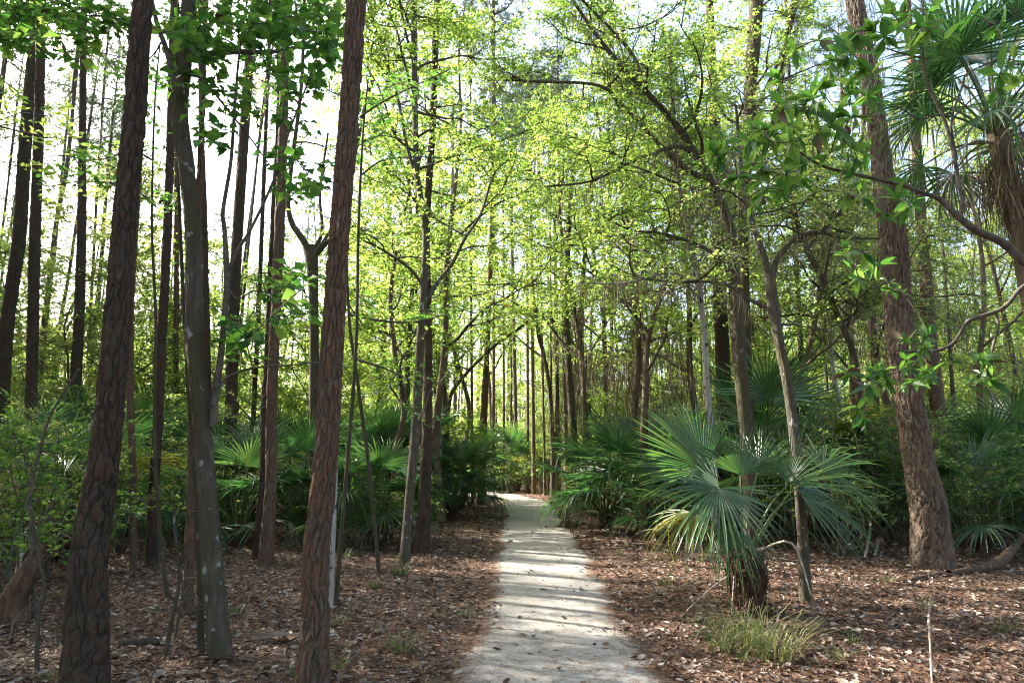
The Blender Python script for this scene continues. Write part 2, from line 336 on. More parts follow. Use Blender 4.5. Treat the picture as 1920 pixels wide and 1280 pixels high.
# ------------------------------------------------------------------ leaf clouds
def leaves(mb, P, A, Nn, L, W, r, mat=0, fold=0.18):
    """rhombic folded leaves: P base, A axis, Nn normal"""
    n = len(P); A = norm(A); B = norm(np.cross(Nn, A)); Nn = np.cross(A, B)
    L = np.broadcast_to(L, (n,))[:, None]; W = np.broadcast_to(W, (n,))[:, None]
    V = np.stack([P, P + A * L * .45 + B * W * .5 + Nn * W * fold, P + A * L - Nn * L * .12, P + A * L * .45 - B * W * .5 + Nn * W * fold], 1).reshape(-1, 3)
    k = np.arange(n)[:, None] * 4
    f = np.stack([np.hstack([k, k + 2, k + 1]), np.hstack([k, k + 3, k + 2])], 1).reshape(-1, 3)
    mb.add(V, f, mat, np.repeat(r, 2))
def rdir(n, rs): return norm(rs.normal(size=(n, 3)))
def twig_leaves(mb, starts, dirs, lens, per, L, rs, mat=0, hor=0.6, twigs=True, tmat=1):
    """twigs with alternate leaves; starts, dirs (n,3)"""
    n = len(starts); dirs = norm(dirs)
    side = norm(np.cross(dirs, np.array([0, 0, 1.0])) + 1e-3)
    t = np.linspace(0.12, 1.0, per)
    P = starts[:, None] + dirs[:, None] * (lens[:, None] * t[None])[..., None]
    P = P + rs.normal(size=P.shape) * 0.02 + np.array([0, 0, -1.0]) * (0.18 * lens[:, None] * t[None] ** 2)[..., None]
    sg = np.where(np.arange(per) % 2 == 0, 1.0, -1.0)[None, :, None]
    A = dirs[:, None] * 0.55 + side[:, None] * sg * 0.85 + rs.normal(size=P.shape) * 0.35
    Nn = np.array([0, 0, 1.0]) * hor + rs.normal(size=P.shape) * (1 - hor * .6)
    P = P.reshape(-1, 3); A = A.reshape(-1, 3); Nn = norm(Nn.reshape(-1, 3)); m = len(P)
    l = L * (0.6 + 0.8 * rs.rand(m)); r = np.clip(np.repeat(rs.rand(n), per) * .5 + rs.rand(m) * .5, 0, 1)
    leaves(mb, P, A, Nn, l, l * (0.42 + .2 * rs.rand(m)), r, mat)
    if twigs:
        s2 = starts; e = starts + dirs * lens[:, None] * .95 - np.array([0, 0, 1.0]) * (0.17 * lens)[:, None]; w_ = 0.004 + lens * 0.004
        up = np.array([0, 0, 1.0]); a = side * w_[:, None]; b = np.cross(side, dirs) * w_[:, None]
        V = np.stack([s2 + a, s2 - a * .5 + b, s2 - a * .5 - b, e], 1).reshape(-1, 3); k = np.arange(n)[:, None] * 4
        f = np.concatenate([np.hstack([k, k + 1, k + 3]), np.hstack([k + 1, k + 2, k + 3]), np.hstack([k + 2, k, k + 3])])
        mb.add(V, f, tmat, 0.5)

def wander(p, d, L, n, rs, bend=0.25, up=0.05):
    P = [np.array(p, float)]; d = norm(np.array(d, float))
    for i in range(n):
        d = norm(d + rs.normal(size=3) * bend + np.array([0, 0, up])); P.append(P[-1] + d * L / n)
    return np.array(P)

def grow(trunkP, trunkR, rs, nl=8, t0=0.35, llen=2.6, subs=6, twn=7, per=14, L=0.085, wood=None, fol=None, upness=0.35, leafmat=0, hor=0.6, tlen=0.55, bend=.28, shrink=.6, dirs=None):
    """limbs off a trunk polyline. wood/fol are MBs. leaves clumped along sub-limbs"""
    n = len(trunkP)
    for k in range(nl):
        f = t0 + (1 - t0) * (k + rs.rand() * .6) / nl; i = min(n - 2, int(f * (n - 1)))
        p = trunkP[i] + (trunkP[i + 1] - trunkP[i]) * rs.rand()
        az = k * 2.4 + rs.rand() * 1.2 if dirs is None else dirs[k % len(dirs)] + rs.normal() * .35
        Ln = llen * (1 - shrink * (f - t0) / (1 - t0 + 1e-6)) * (0.7 + .6 * rs.rand())
        d = np.array([cos(az), sin(az), upness + .5 * rs.rand()])
        lp = wander(p, d, Ln, 8, rs, bend * .7, 0.02); lp = catmull(lp, 14)
        r0 = min(trunkR[i] * .55, 0.012 + Ln * .014)
        tube(wood, lp, np.linspace(r0, 0.008, len(lp)), 6)
        for s in range(subs):
            j = int(3 + (len(lp) - 4) * (s + rs.rand()) / subs); j = min(j, len(lp) - 2)
            dd = norm(lp[j + 1] - lp[j]); sd = norm(np.cross(dd, [0, 0, 1])) * (1 if s % 2 else -1)
            d2 = dd * .6 + sd * .8 + np.array([0, 0, .15 * rs.normal()])
            L2 = Ln * .42 * (0.6 + .7 * rs.rand()); sp = wander(lp[j], d2, L2, 5, rs, bend, 0.0)
            tube(wood, sp, np.linspace(0.008 + L2 * .005, 0.004, len(sp)), 4, cap=False)
            m = twn; ii = rs.randint(1, len(sp), m); st = sp[ii]; dd2 = norm(sp[ii] - sp[ii - 1])
            td = dd2 * .7 + rdir(m, rs) * .9; td[:, 2] *= .6
            twig_leaves(fol, st, td, tlen * (0.6 + .8 * rs.rand(m)), per, L, rs, leafmat, hor)
    return

# ------------------------------------------------------------------ trunks
def plates(u, v, ncol, s, jit=0.42, sx=1.0, sy=1.0):
    """voronoi plates on a cylinder. u in [0,ncol), v rows. returns f1, f2, id random"""
    f1 = np.full(u.shape, 9.); f2 = np.full(u.shape, 9.); idr = np.zeros(u.shape)
    j0 = np.floor(v)
    for dj in (-1, 0, 1):
        j = j0 + dj; off = 0.5 * (j % 2); i0 = np.floor(u - off)
        for di in (-1, 0, 1):
            i = i0 + di; iw = np.mod(i, ncol)
            cx = i + off + .5 + jit * 2 * (hash2(iw, j, s) - .5); cy = j + .5 + jit * 2 * (hash2(iw, j, s + 7) - .5)
            d = np.sqrt(((u - cx) * sx) ** 2 + ((v - cy) * sy) ** 2); r = hash2(iw, j, s + 19)
            nearer = d < f1
            f2 = np.where(nearer, f1, np.minimum(f2, d)); idr = np.where(nearer, r, idr); f1 = np.where(nearer, d, f1)
    return f1, f2, idr
def trunk_mesh(name, P, r, mat, seg=48, rows=300, kind='pine', depth=0.014, cw=0.055, ch=0.11, seed=1, flare=0.25, limbs=None):
    """P control points (m,3), r (m,) radii, first is the base"""
    P = np.asarray(P, float); D = catmull(np.column_stack([P, r]), rows); C = D[:, :3]; rad = D[:, 3]
    T, A, B = frames(C); h = np.concatenate([[0], np.cumsum(np.linalg.norm(np.diff(C, axis=0), axis=1))])
    rad = rad * (1 + flare * np.exp(-h / 0.28)); th = np.linspace(0, 2 * pi, seg, endpoint=False)
    H, TH = np.meshgrid(h, th, indexing='ij')
    rm = float(np.mean(rad)); 
    if kind == 'pine':
        ncol = max(5, int(round(2 * pi * rm / cw))); u = TH / (2 * pi) * ncol; v = H / ch
        a8 = TH / (2 * pi); nw = ncol * 2
        wob = vnoise(a8 * 8, H * 3, seed, wrap=8) - .5; wb2 = vnoise(a8 * nw, H / ch * 2.2, seed + 31, wrap=nw) - .5; wb3 = vnoise(a8 * nw * 2, H / ch * 4.5, seed + 32, wrap=nw * 2) - .5
        uu = np.mod(u + .45 * wob + .38 * wb2 + .20 * wb3, ncol); vv = v + .35 * wob - .25 * wb3 + .35 * wb2
        f1, f2, idr = plates(uu, vv, ncol, seed, jit=.48, sy=0.45)
        e = np.clip((f2 - f1) / 0.24, 0, 1) ** .6
        nc2 = max(8, int(ncol * 2.2)); u2 = np.mod(uu / ncol * nc2 + .4 * wb3, nc2); g1, g2, id2 = plates(u2, vv * 1.9 + .3 * wb2, nc2, seed + 50, sy=.8)
        fine = vnoise(a8 * 90, H * 60, seed + 2, wrap=90) - .5
        dsp = 1.7 * depth * (e - 1) + depth * .5 * (idr - .5) + depth * .45 * (id2 - .5) * e + depth * .22 * fine
        pa = np.clip((.55 * id2 + .45 * idr + .25 * fine) * (.25 + .75 * np.clip((f2 - f1) / .16, 0, 1)), 0, 1)
    else:
        n1 = vnoise(TH / (2 * pi) * 26, H * 7, seed, wrap=26); n2 = vnoise(TH / (2 * pi) * 7, H * 1.6, seed + 3, wrap=7); n3 = vnoise(TH / (2 * pi) * 60, H * 30, seed + 5, wrap=60)
        dsp = depth * (n1 - .5) + rm * .16 * (n2 - .5) + depth * .5 * (n3 - .5); pa = n1
    fl = np.exp(-H / 0.22) * rm * 0.35 * (vnoise(TH / (2 * pi) * 5, H * 0 + seed, seed + 9, wrap=5) - .4)
    Rr = rad[:, None] + dsp + fl
    V = C[:, None] + Rr[..., None] * (np.cos(TH)[..., None] * A[:, None] + np.sin(TH)[..., None] * B[:, None])
    n = rows; i = np.arange(n - 1)[:, None] * seg; j = np.arange(seg)[None]
    q = np.stack([i + j, i + (j + 1) % seg, i + seg + (j + 1) % seg, i + seg + j], -1).reshape(-1, 4)
    mb = MB(); mb.add(V.reshape(-1, 3), q, 0, 0, kind != 'pine' or seg < 40)
    return mb.mesh(name, [mat], vattr=pa.ravel()), C, rad

# ------------------------------------------------------------------ prototypes shared by many trees
def pine_crown_mesh(seed, h=5.0, rad=2.4, nb=20, tufts=13, needles=13):
    rs = np.random.RandomState(seed); mb = MB(); tube(mb, [[0, 0, -.5], [0.05, 0, h * .5], [0, 0, h]], [.09, .06, .015], 6, 1)
    for k in range(nb):
        f = (k + rs.rand()) / nb; z = f * h; az = k * 2.4 + rs.rand(); Ln = rad * (1 - .6 * f) * (.7 + .5 * rs.rand())
        lp = catmull(wander([0, 0, z], [cos(az), sin(az), .35], Ln, 6, rs, .2, .03), 10)
        tube(mb, lp, np.linspace(.03, .008, 10), 5, 1)
        ii = rs.randint(3, 10, tufts); st = lp[ii] + rs.normal(size=(tufts, 3)) * np.array([.28, .28, .12]) * Ln / rad
        for s in st:
            c = norm(s - lp[5] + rs.normal(size=3) * .3)
            A = norm(c * .8 + rdir(needles, rs) * .9); P = np.repeat(s[None], needles, 0)
            leaves(mb, P, A, rdir(needles, rs), .2 + .08 * rs.rand(needles), .022, rs.rand(needles) * .4 + .3 * rs.rand(), 0, 0.0)
    return mb.mesh('pine_crown', [M_needle, M_branch])
PINE_CROWNS = [pine_crown_mesh(s) for s in (1, 2, 3)]

TWO = 2
def straight_trunk_mesh(seed, h=16, bend=.25):
    rs = np.random.RandomState(seed); n = 9
    P = np.column_stack([np.cumsum(rs.normal(size=n)) * bend * .25, np.cumsum(rs.normal(size=n)) * bend * .25, np.linspace(0, h, n)]); P[:, :2] -= P[0, :2]
    me, C, rad = trunk_mesh('trunk', P, np.linspace(1, .45, n) * .16, M_farbark, seg=14, rows=70, kind='pine', depth=.012, cw=.09, ch=.22, seed=seed, flare=.25)
    return me, C[-1]
STRAIGHT = [straight_trunk_mesh(s) for s in (11, 12, 13, 14, 15, 16)]

def hardwood_proto(seed, h=11, L=0.092, per=13, nl=10, llen=3.2, t0=.32, leafm=None, wood=None, r0=.10, fork=False, twn=8, subs=7):
    rs = np.random.RandomState(seed); n = 8
    P = np.column_stack([np.cumsum(rs.normal(size=n)) * .22, np.cumsum(rs.normal(size=n)) * .22, np.linspace(0, h, n)]); P[:, :2] -= P[0, :2]
    rr = np.linspace(1, .18, n) ** 1.1 * r0
    me, C, rad = trunk_mesh('trunk', P, rr, wood or M_farbark, seg=10, rows=60, kind='hard', depth=.012, seed=seed)
    wm = MB(); fm = MB(); Cc = C[::3]; grow(Cc, rad[::3], rs, nl=nl, t0=t0, llen=llen, subs=subs, twn=twn, per=per, L=L, wood=wm, fol=fm, upness=.45)
    return me, wm.mesh('branches', [wood or M_farbark]), fm.mesh('crown', [leafm or M_canopy, M_branch])
HARD = [hardwood_proto(21, 11), hardwood_proto(22, 13, t0=.28), hardwood_proto(23, 9, llen=2.8, t0=.25), hardwood_proto(24, 12, llen=3.6, nl=10), hardwood_proto(25, 8, llen=2.4, t0=.22, leafm=M_shrub)]
LOWT = [hardwood_proto(26, 6, llen=2.2, t0=.10, leafm=M_canopy, r0=.05, L=.10), hardwood_proto(27, 7.5, llen=2.6, t0=.12, leafm=M_shrub, r0=.055, L=.10), hardwood_proto(28, 5, llen=2.0, t0=.08, leafm=M_canopy, r0=.04, L=.09)]

def shrub_proto(seed, h=1.6, rad=.8, L=.06, n=9, leafm=None, per=12):
    rs = np.random.RandomState(seed); wm = MB(); fm = MB()
    for k in range(n):
        az = k * 2.4 + rs.rand(); sp = rad * (.3 + .8 * rs.rand())
        lp = catmull(wander([.05 * cos(az), .05 * sin(az), -.03], [cos(az) * sp, sin(az) * sp, h * (.7 + .4 * rs.rand())], h * (.8 + .4 * rs.rand()), 7, rs, .22, .04), 16)
        tube(wm, lp, np.linspace(.016, .004, 16), 5)
        m = 14; ii = rs.randint(5, 16, m); td = rdir(m, rs); td[:, 2] = np.abs(td[:, 2]) * .5
        twig_leaves(fm, lp[ii], td, .2 + .28 * rs.rand(m), per, L, rs, 0, .5)
    return wm.mesh('stems', [M_branch]), fm.mesh('foliage', [leafm or M_shrub, M_branch])
SHRUBS = [shrub_proto(31), shrub_proto(32, 2.2, .7), shrub_proto(33, 1.1, .9, .055), shrub_proto(34, 1.7, .9, .075, leafm=M_deep), shrub_proto(35, 2.8, 1.0, .07, 11)]

# ------------------------------------------------------------------ hand placed trees
BR = M_branch
def conv(pts, Y):
    """pixel points (x, y, w[, Y]) -> world points and radii"""
    P = []; r = []
    for p in pts:
        y = p[3] if len(p) > 3 else Y; q = pt(p[0], p[1], y); P.append(q)
        zc = q[1] * CT + (q[2] - EYE) * ST; r.append(p[2] * .5 * zc / F)
    return np.array(P), np.array(r)
def tree(name, label, pts, Y=None, mat=None, kind='pine', H=None, seg=40, rows=240, cw=.05, ch=.09, depth=.010, crown='pine', seed=1, group=None, cat=None, cs=1.0, base_y=None, rs=None, **g):
    """pts in photo pixels from the base up; H = top height of the trunk"""
    b = gp(pts[0][0], base_y or pts[0][1]); Y = Y or b[1]
    P, r = conv(pts, Y); r = r * .90; zb = float(ground_z(P[0][0], P[0][1]))
    if P[0][2] > zb + .05 or base_y:
        P = np.vstack([[P[0] + (P[0] - P[1]) / max(1e-6, P[1][2] - P[0][2]) * (P[0][2] - zb + .05)], P]); r = np.concatenate([[r[0] * 1.05], r])
    P[0][2] = zb - .12
    if H and P[-1][2] < H:
        d = (P[-1] - P[-2]) / (P[-1][2] - P[-2][2]); d[:2] *= .5; k = H - P[-1][2]
        P = np.vstack([P, P[-1] + d * k * .5, P[-1] + d * k]); r = np.concatenate([r, [r[-1] * .8, r[-1] * .45]])
    o = P[0] * [1, 1, 0] + [0, 0, zb]
    root = thing(name, o, label, cat or 'tree', group)
    TREE_NOW[:] = [root, mat]
    me, C, rad = trunk_mesh('trunk', P - o, r, mat, seg, rows, kind, depth, cw, ch, seed, g.get('flare', .13))
    link('trunk', me, root)
    if crown == 'pine':
        c = link('crown', PINE_CROWNS[seed % 3], root); c.location = C[-1] - np.array([0, 0, .3]); c.scale = (cs,) * 3; c.rotation_euler[2] = seed
    root['_'] = 0; del root['_']
    return root, o, C, rad
def stubs(root, C, rad, rs, n=4, lo=.2, hi=.9, Ls=(.2, .9)):
    for k in range(n):
        i = int(len(C) * (lo + (hi - lo) * rs.rand())); az = rs.rand() * 6.28; L = Ls[0] + (Ls[1] - Ls[0]) * rs.rand(); mb = MB()
        P = wander(C[i], [cos(az), sin(az), .1], L + rad[i], 6, rs, .25, 0); tube(mb, P, np.linspace(.011, .004, len(P)), 5)
        link('dead_branch', mb.mesh('dead_branch', [BR]), root)
TREE_NOW = [None, None]
def limb(mb, o, pts, Y, n=40, seg=8):
    if mb is None:
        m2 = MB(); r = limb(m2, o, pts, Y, n, seg); link('branch', m2.mesh('branch', [TREE_NOW[1]]), TREE_NOW[0]); return r
    P, r = conv(pts, Y); D = catmull(np.column_stack([P - o, r]), n); tube(mb, D[:, :3], np.maximum(D[:, 3], .002), seg, 0)
    return D[:, :3]

# the big pines
A_ = tree('pine_tree', 'big dark plated pine trunk at the left, nearest of all, leaning right as it rises', [(158, 1300, 92), (162, 1200, 86), (168, 1040, 74), (195, 860, 60), (217, 640, 53), (232, 430, 47), (254, 200, 44), (268, 0, 40)], mat=M_pine_dk, H=15, seg=128, rows=800, cw=.055, ch=.15, depth=.012, seed=1)
B_ = tree('pine_tree', 'red flaking pine trunk standing alone left of the path in the foreground', [(583, 1292, 72), (590, 1200, 62), (593, 1040, 56), (611, 860, 51), (623, 640, 48), (637, 430, 43), (655, 200, 41), (668, 0, 40)], mat=M_pine, H=14, seg=128, rows=800, cw=.048, ch=.15, depth=.013, seed=2)
AE = tree('pine_tree', 'largest pine at the right, wide plated trunk with stringy bark and a sunlit left edge', [(1750, 1066, 80), (1740, 950, 72), (1720, 850, 60), (1690, 640, 54), (1672, 430, 53), (1652, 300, 40), (1630, 130, 34), (1602, 0, 35)], mat=M_pine_gr, H=17, seg=100, rows=560, cw=.065, ch=.19, depth=.016, seed=3, cs=1.2, flare=.12)
M_ = dict(mat=M_pine_dk, seg=36, rows=300, cw=.065, ch=.20, depth=.014)
D_ = tree('pine_tree', 'slim straight pine between the big left pine and the grey lichened tree', [(286, 1062, 24), (287, 950, 21), (297, 780, 20), (303, 640, 19), (314, 430, 18), (320, 235, 16), (326, 0, 15)], H=14, seed=4, **M_)
E_ = tree('pine_tree', 'short looking reddish pine just right of the big left pine, half hidden by it', [(251, 1072, 16), (250, 900, 14), (245, 750, 14), (247, 560, 12), (262, 300, 12), (276, 0, 10)], H=13, seed=5, **{**M_, 'mat': M_pine})
F_ = tree('pine_tree', 'narrow red pine with mossy foot directly behind the grey lichened tree', [(353, 1158, 24), (356, 1000, 20), (359, 860, 17), (362, 640, 15), (372, 430, 14), (378, 235, 12), (386, 0, 11)], H=12, seed=6, **{**M_, 'mat': M_pine})
H_ = tree('pine_tree', 'grey plated pine right of the grey lichened tree, rising out of a palmetto', [(433, 985, 27), (432, 860, 25), (436, 640, 24), (446, 430, 22), (466, 134, 20), (480, 0, 18)], H=17, seed=7, **M_)
I1 = tree('pine_tree', 'left of the two joined pines in the middle left, dark reddish bark', [(480, 1052, 20), (494, 900, 18), (497, 780, 18), (503, 640, 15), (512, 430, 14), (522, 235, 12), (527, 0, 11)], H=15, seed=8, **M_)
I2 = tree('pine_tree', 'right and stouter of the two joined pines in the middle left', [(498, 1062, 32), (508, 900, 24), (509, 780, 24), (514, 640, 22), (524, 430, 22), (531, 235, 20), (536, 0, 18)], H=15, seed=9, **{**M_, 'mat': M_pine})
K_ = tree('pine_tree', 'hazy pine far left behind the shrubs, bare to the top of the picture', [(138, 985, 27), (138, 800, 24), (148, 600, 20), (153, 430, 18), (155, 200, 14), (158, 0, 12)], H=20, seed=10, **M_)
L1 = tree('pine_tree', 'leftmost pine, tilting right, cut by the left picture edge at eye height', [(-10, 1010, 30), (-2, 860, 29), (10, 640, 27), (24, 530, 25), (37, 430, 26), (50, 235, 24), (74, 0, 22)], H=17, seed=11, **M_)
L2 = tree('pine_tree', 'straight dark pine crossing the leftmost leaning pine near the top', [(52, 1020, 24), (56, 860, 23), (61, 640, 22), (66, 430, 21), (73, 235, 19), (78, 0, 17)], H=16, seed=12, **M_)
N_ = tree('pine_tree', 'slim pine seen just right of the grey lichened trunk', [(392, 990, 18), (390, 800, 17), (387, 640, 16), (383, 430, 14), (378, 235, 11), (376, 0, 10)], H=18, seed=13, **M_)
P_ = tree('pine_tree', 'thin red barked pine seen between the slim straight pine and the lichened tree', [(328, 970, 13), (329, 800, 12), (330, 640, 11), (331, 430, 10), (330, 235, 9), (330, 0, 8)], H=18, seed=14, **{**M_, 'mat': M_pine})
J_ = tree('pine_tree', 'very thin dark pine left of the two joined pines', [(470, 960, 11), (474, 800, 10), (482, 640, 10), (491, 430, 9), (500, 200, 8), (508, 0, 7)], H=16, seed=15, **M_)
T_ = tree('pine_tree', 'pine left of the path with a straight trunk behind the curved mottled tree', [(791, 1037, 35), (796, 930, 27), (801, 800, 22), (803, 640, 18), (800, 430, 15), (811, 235, 15), (819, 0, 13)], H=16, seed=16, **{**M_, 'rows': 380})
V_ = tree('pine_tree', 'red pine at the left edge of the far path just before the bend', [(903, 946, 19), (904, 860, 17), (909, 740, 15), (914, 640, 11), (922, 430, 10), (924, 290, 8)], H=17, seed=17, cs=1.3, **{**M_, 'mat': M_pine})
AB = tree('pine_tree', 'dark pine behind the vine hung trees on the right of the path', [(1366, 985, 36), (1362, 860, 34), (1356, 700, 31), (1350, 560, 28), (1345, 400, 24), (1338, 200, 20), (1330, 0, 16)], H=16, seed=18, **M_)
AF = tree('pine_tree', 'pine close behind the largest right pine, orange bark where the sun hits it', [(1774, 985, 34), (1767, 840, 30), (1744, 640, 28), (1736, 530, 26), (1728, 430, 22), (1714, 200, 18), (1702, 0, 11)], H=16, seed=19, **{**M_, 'mat': M_pine})
AI = tree('pine_tree', 'slim pine left of the largest right pine, partly behind its leaves', [(1650, 960, 13), (1645, 800, 13), (1640, 680, 12), (1635, 560, 12), (1622, 300, 10), (1610, 0, 8)], H=18, seed=20, **M_)
AH = tree('pine_tree', 'distant slim pine in the sky gap right of the forked dark tree', [(1514, 960, 13), (1508, 800, 12), (1503, 680, 11), (1495, 530, 10), (1484, 300, 8), (1478, 100, 6)], H=19, seed=21, **M_)
far = [(1001, 927, 9, 998, 640, 8, 'straight pine at the bend of the path, right in the middle'), (1022, 929, 6, 1016, 620, 5, 'thin pine just right of the middle one at the bend of the path'),
       (1047, 931, 12, 1043, 640, 9, 'dark pine with a sunlit left side beyond the bend, left of the pale leaning tree'), (1064, 932, 12, 1056, 620, 10, 'red pine nearest to the left of the pale leaning tree'),
       (970, 921, 9, 963, 600, 8, 'pine above the low palmettos beyond the bend of the path'), (945, 919, 6, 944, 560, 5, 'very thin pine left of the low palmettos beyond the bend'),
       (924, 920, 8, 926, 600, 7, 'pine in the gap right of the red pine at the bend'), (886, 946, 7, 884, 640, 6, 'slim dark trunk just left of the red pine at the bend'),
       (990, 922, 6, 989, 600, 6, 'thin pine left of the straight middle pine at the bend'), (1150, 930, 9, 1146, 560, 8, 'spotted slim trunk above the right palmettos'),
       (1190, 925, 10, 1186, 560, 9, 'slim trunk over the fan leaves right of the path'), (1035, 925, 6, 1033, 640, 5, 'shaded slim trunk left of the dark pine beyond the bend')]
for k, (x0, y0, w0, x1, y1, w1, lb) in enumerate(far):
    sx = (x1 - x0) / (y1 - y0)
    tree('pine_tree', lb, [(x0, y0, w0), (x1, y1, w1), (x1 + sx * (300 - y1), 300, w1 * .8)], H=15 + k % 4, seed=30 + k, mat=M_farbark, seg=16, rows=160, cw=.07, ch=.18, depth=.014, cs=1.1)

# the lichened grey hardwood (near, left) with its limbs and star shaped leaves
C_, Co, CC, Cr = tree('sweetgum_tree', 'grey barked tree with white lichen spots and a low fork, left foreground', [(415, 1240, 48), (406, 1130, 42), (396, 1040, 40), (384, 860, 35), (372, 720, 34), (365, 640, 35), (362, 430, 32), (350, 320, 30), (337, 235, 31), (338, 190, 29), (345, 120, 26), (353, 0, 26)], mat=M_grey, kind='hard', H=8.2, seg=72, rows=460, depth=.015, crown=None, seed=23)
YC = CC[0][1] + Co[1]
G_ = tree('sapling_tree', 'thin dark straight stem touching the left side of the lichened tree foot', [(378, 1228, 15), (375, 1100, 13), (368, 950, 11), (352, 700, 9), (338, 430, 7), (330, 180, 5)], mat=M_mossy, kind='hard', H=6.4, seg=16, rows=100, depth=.004, crown=None, seed=24)

def star_leaf():
    mb = MB(); a = []
    for k, (an, L) in enumerate([(-2.1, .55), (-1.05, .85), (0, 1.0), (1.05, .85), (2.1, .55)]):
        a.append((cos(an) * L, sin(an) * L)); 
        if k < 4:
            m = an + (.52 if k in (1, 2) else .52); a.append((cos(m) * .36, sin(m) * .36))
    V = [(0, 0, 0)] + [(.5 * x + .25, .5 * y, -.10 * (x * x + y * y) + .03 * ((i % 2) * 2 - 1)) for i, (x, y) in enumerate(a)] + [(-.05, 0, 0)]
    V[0] = (.25, 0, 0.03); V.append((-.45, .01, .12)); V.append((-.45, -.01, .12))
    f = [[0, i, i + 1] for i in range(1, 9)] + [[0, 9, 10], [0, 10, 1], [10, 11, 12]]
    mb.add(V, f, 0, 0.5); return mb.mesh('leaf', [M_deep])
def oval_leaf(w=.42, mat=None, curl=.15, name='leaf', r=.5):
    mb = MB(); ts = [0, .12, .3, .55, .8, 1.0]; ws = [.02, .55, .92, 1.0, .6, 0.0]; V = []
    for t, q in zip(ts, ws):
        z = -curl * t * t; V += [(t, q * w * .5, z + .12 * q * w), (t, 0, z), (t, -q * w * .5, z + .12 * q * w)]
    V += [(-.15, 0, .02)]; f = []
    for i in range(5):
        f += [[3 * i, 3 * i + 1, 3 * i + 4, 3 * i + 3], [3 * i + 1, 3 * i + 2, 3 * i + 5, 3 * i + 4]]
    mb.add(V[:-1], f, 0, r, True)
    return mb.mesh(name, [mat or M_deep])
STAR = star_leaf(); OVAL = [oval_leaf(.52, r=.3), oval_leaf(.5, r=.6), oval_leaf(.48, r=.85)]; LONG = [oval_leaf(.34, curl=.3, r=.15), oval_leaf(.36, curl=.2, r=.4), oval_leaf(.33, curl=.35, r=.7), oval_leaf(.36, curl=.1, r=.95)]
BROWN = oval_leaf(.5, M_litter, .4, 'dead_leaf')
def place_leaf(parent, me, p, a, nn, s):
    a = norm(a); b = norm(np.cross(nn, a)); c = np.cross(a, b)
    o = link('dead_leaf' if me is BROWN else 'leaf', me, parent)
    o.matrix_local = Matrix([[a[0] * s, b[0] * s, c[0] * s, p[0]], [a[1] * s, b[1] * s, c[1] * s, p[1]], [a[2] * s, b[2] * s, c[2] * s, p[2]], [0, 0, 0, 1]])
def nearest(anchors, c):
    d = np.linalg.norm(anchors - c, axis=1); return anchors[int(np.argmin(d))]
def LM(o, pts, Y, n=40):
    m = MB(); return (m, limb(m, o, pts, Y, n))
def leafy(root, o, an, regions, Y, style, meshes, size, rs, cap=300):
    """an: (MB or None for the trunk, anchor points) per branch; regions (px, py, rx, ry, clusters, leaves).
    every twig joins the branch it springs from, then the leaves hang on that branch"""
    comps = [[m, [P]] for m, P in an]; cs_ = []
    for (cx, cy, rx, ry, nc, nl) in regions:
        for k in range(nc):
            a = rs.rand() * 6.28; q = sqrt(rs.rand()); cs_.append((pt(cx + cos(a) * q * rx, cy + sin(a) * q * ry, Y + rs.normal() * Y * .07) - o, nl))
    allp = np.vstack([P for m, P in an]); cs_.sort(key=lambda c: np.min(np.linalg.norm(allp - c[0], axis=1)))
    todo = []
    for c, nl in cs_:
        best = None
        for ci, (m, Ps) in enumerate(comps):
            A = np.vstack(Ps); d = np.linalg.norm(A - c, axis=1); j = int(np.argmin(d))
            if best is None or d[j] < best[0]: best = (d[j], ci, A[j])
        _, ci, s = best
        if comps[ci][0] is None: comps.append([MB(), []]); ci = len(comps) - 1
        L = np.linalg.norm(c - s) + 1e-6
        mid = (s + c) / 2 + rs.normal(size=3) * L * .12 + np.array([0, 0, .08 * L]); P = catmull([s, mid, c], max(6, int(L / .06)))
        tube(comps[ci][0], P, np.linspace(min(.012, .004 + L * .006), .0025, len(P)), 5, 0, cap=False); comps[ci][1].append(P)
        d = norm(c - s)
        if style == 'whorl':
            for k in range(nl):
                a = norm(d * .35 + rdir(1, rs)[0] * 1.0 + np.array([0, 0, -.15])); todo.append((ci, c - d * .05 * rs.rand(), a, norm(np.array([0, 0, 1.0]) + rs.normal(size=3) * .45), size * (.55 + .75 * rs.rand())))
        else:
            side = norm(np.cross(d, [0, 0, 1.0]))
            for k in range(nl):
                j = len(P) - 1 - int(k / nl * min(len(P) - 1, 1 + .45 / .06)); a = norm(d * .5 + side * (1 if k % 2 else -1) + rs.normal(size=3) * .35 + np.array([0, 0, -.12]))
                todo.append((ci, P[j] + a * .02 + rs.normal(size=3) * .015, a, norm(np.array([0, 0, 1.0]) + rs.normal(size=3) * .4), size * (.5 + .8 * rs.rand())))
    br = [link('branch', m.mesh('branch', [M_branch]), root) if m is not None else None for m, _ in comps]
    idx = rs.permutation(len(todo)); fm = MB()
    for n_, k in enumerate(idx):
        ci, p, a, nn, s = todo[k]; me = BROWN if rs.rand() < .03 else meshes[rs.randint(len(meshes))]
        if n_ < cap: place_leaf(br[ci], me, p, a, nn, s * (1.12 if me is STAR else 1))
        else: leaves(fm, p[None], a[None], nn[None], s, s * (.9 if meshes[0] is STAR else .42), np.array([rs.rand()]), 0)
    if fm.n:
        f = link('foliage', fm.mesh('foliage', [M_deep]), root); tag(f, kind='stuff')

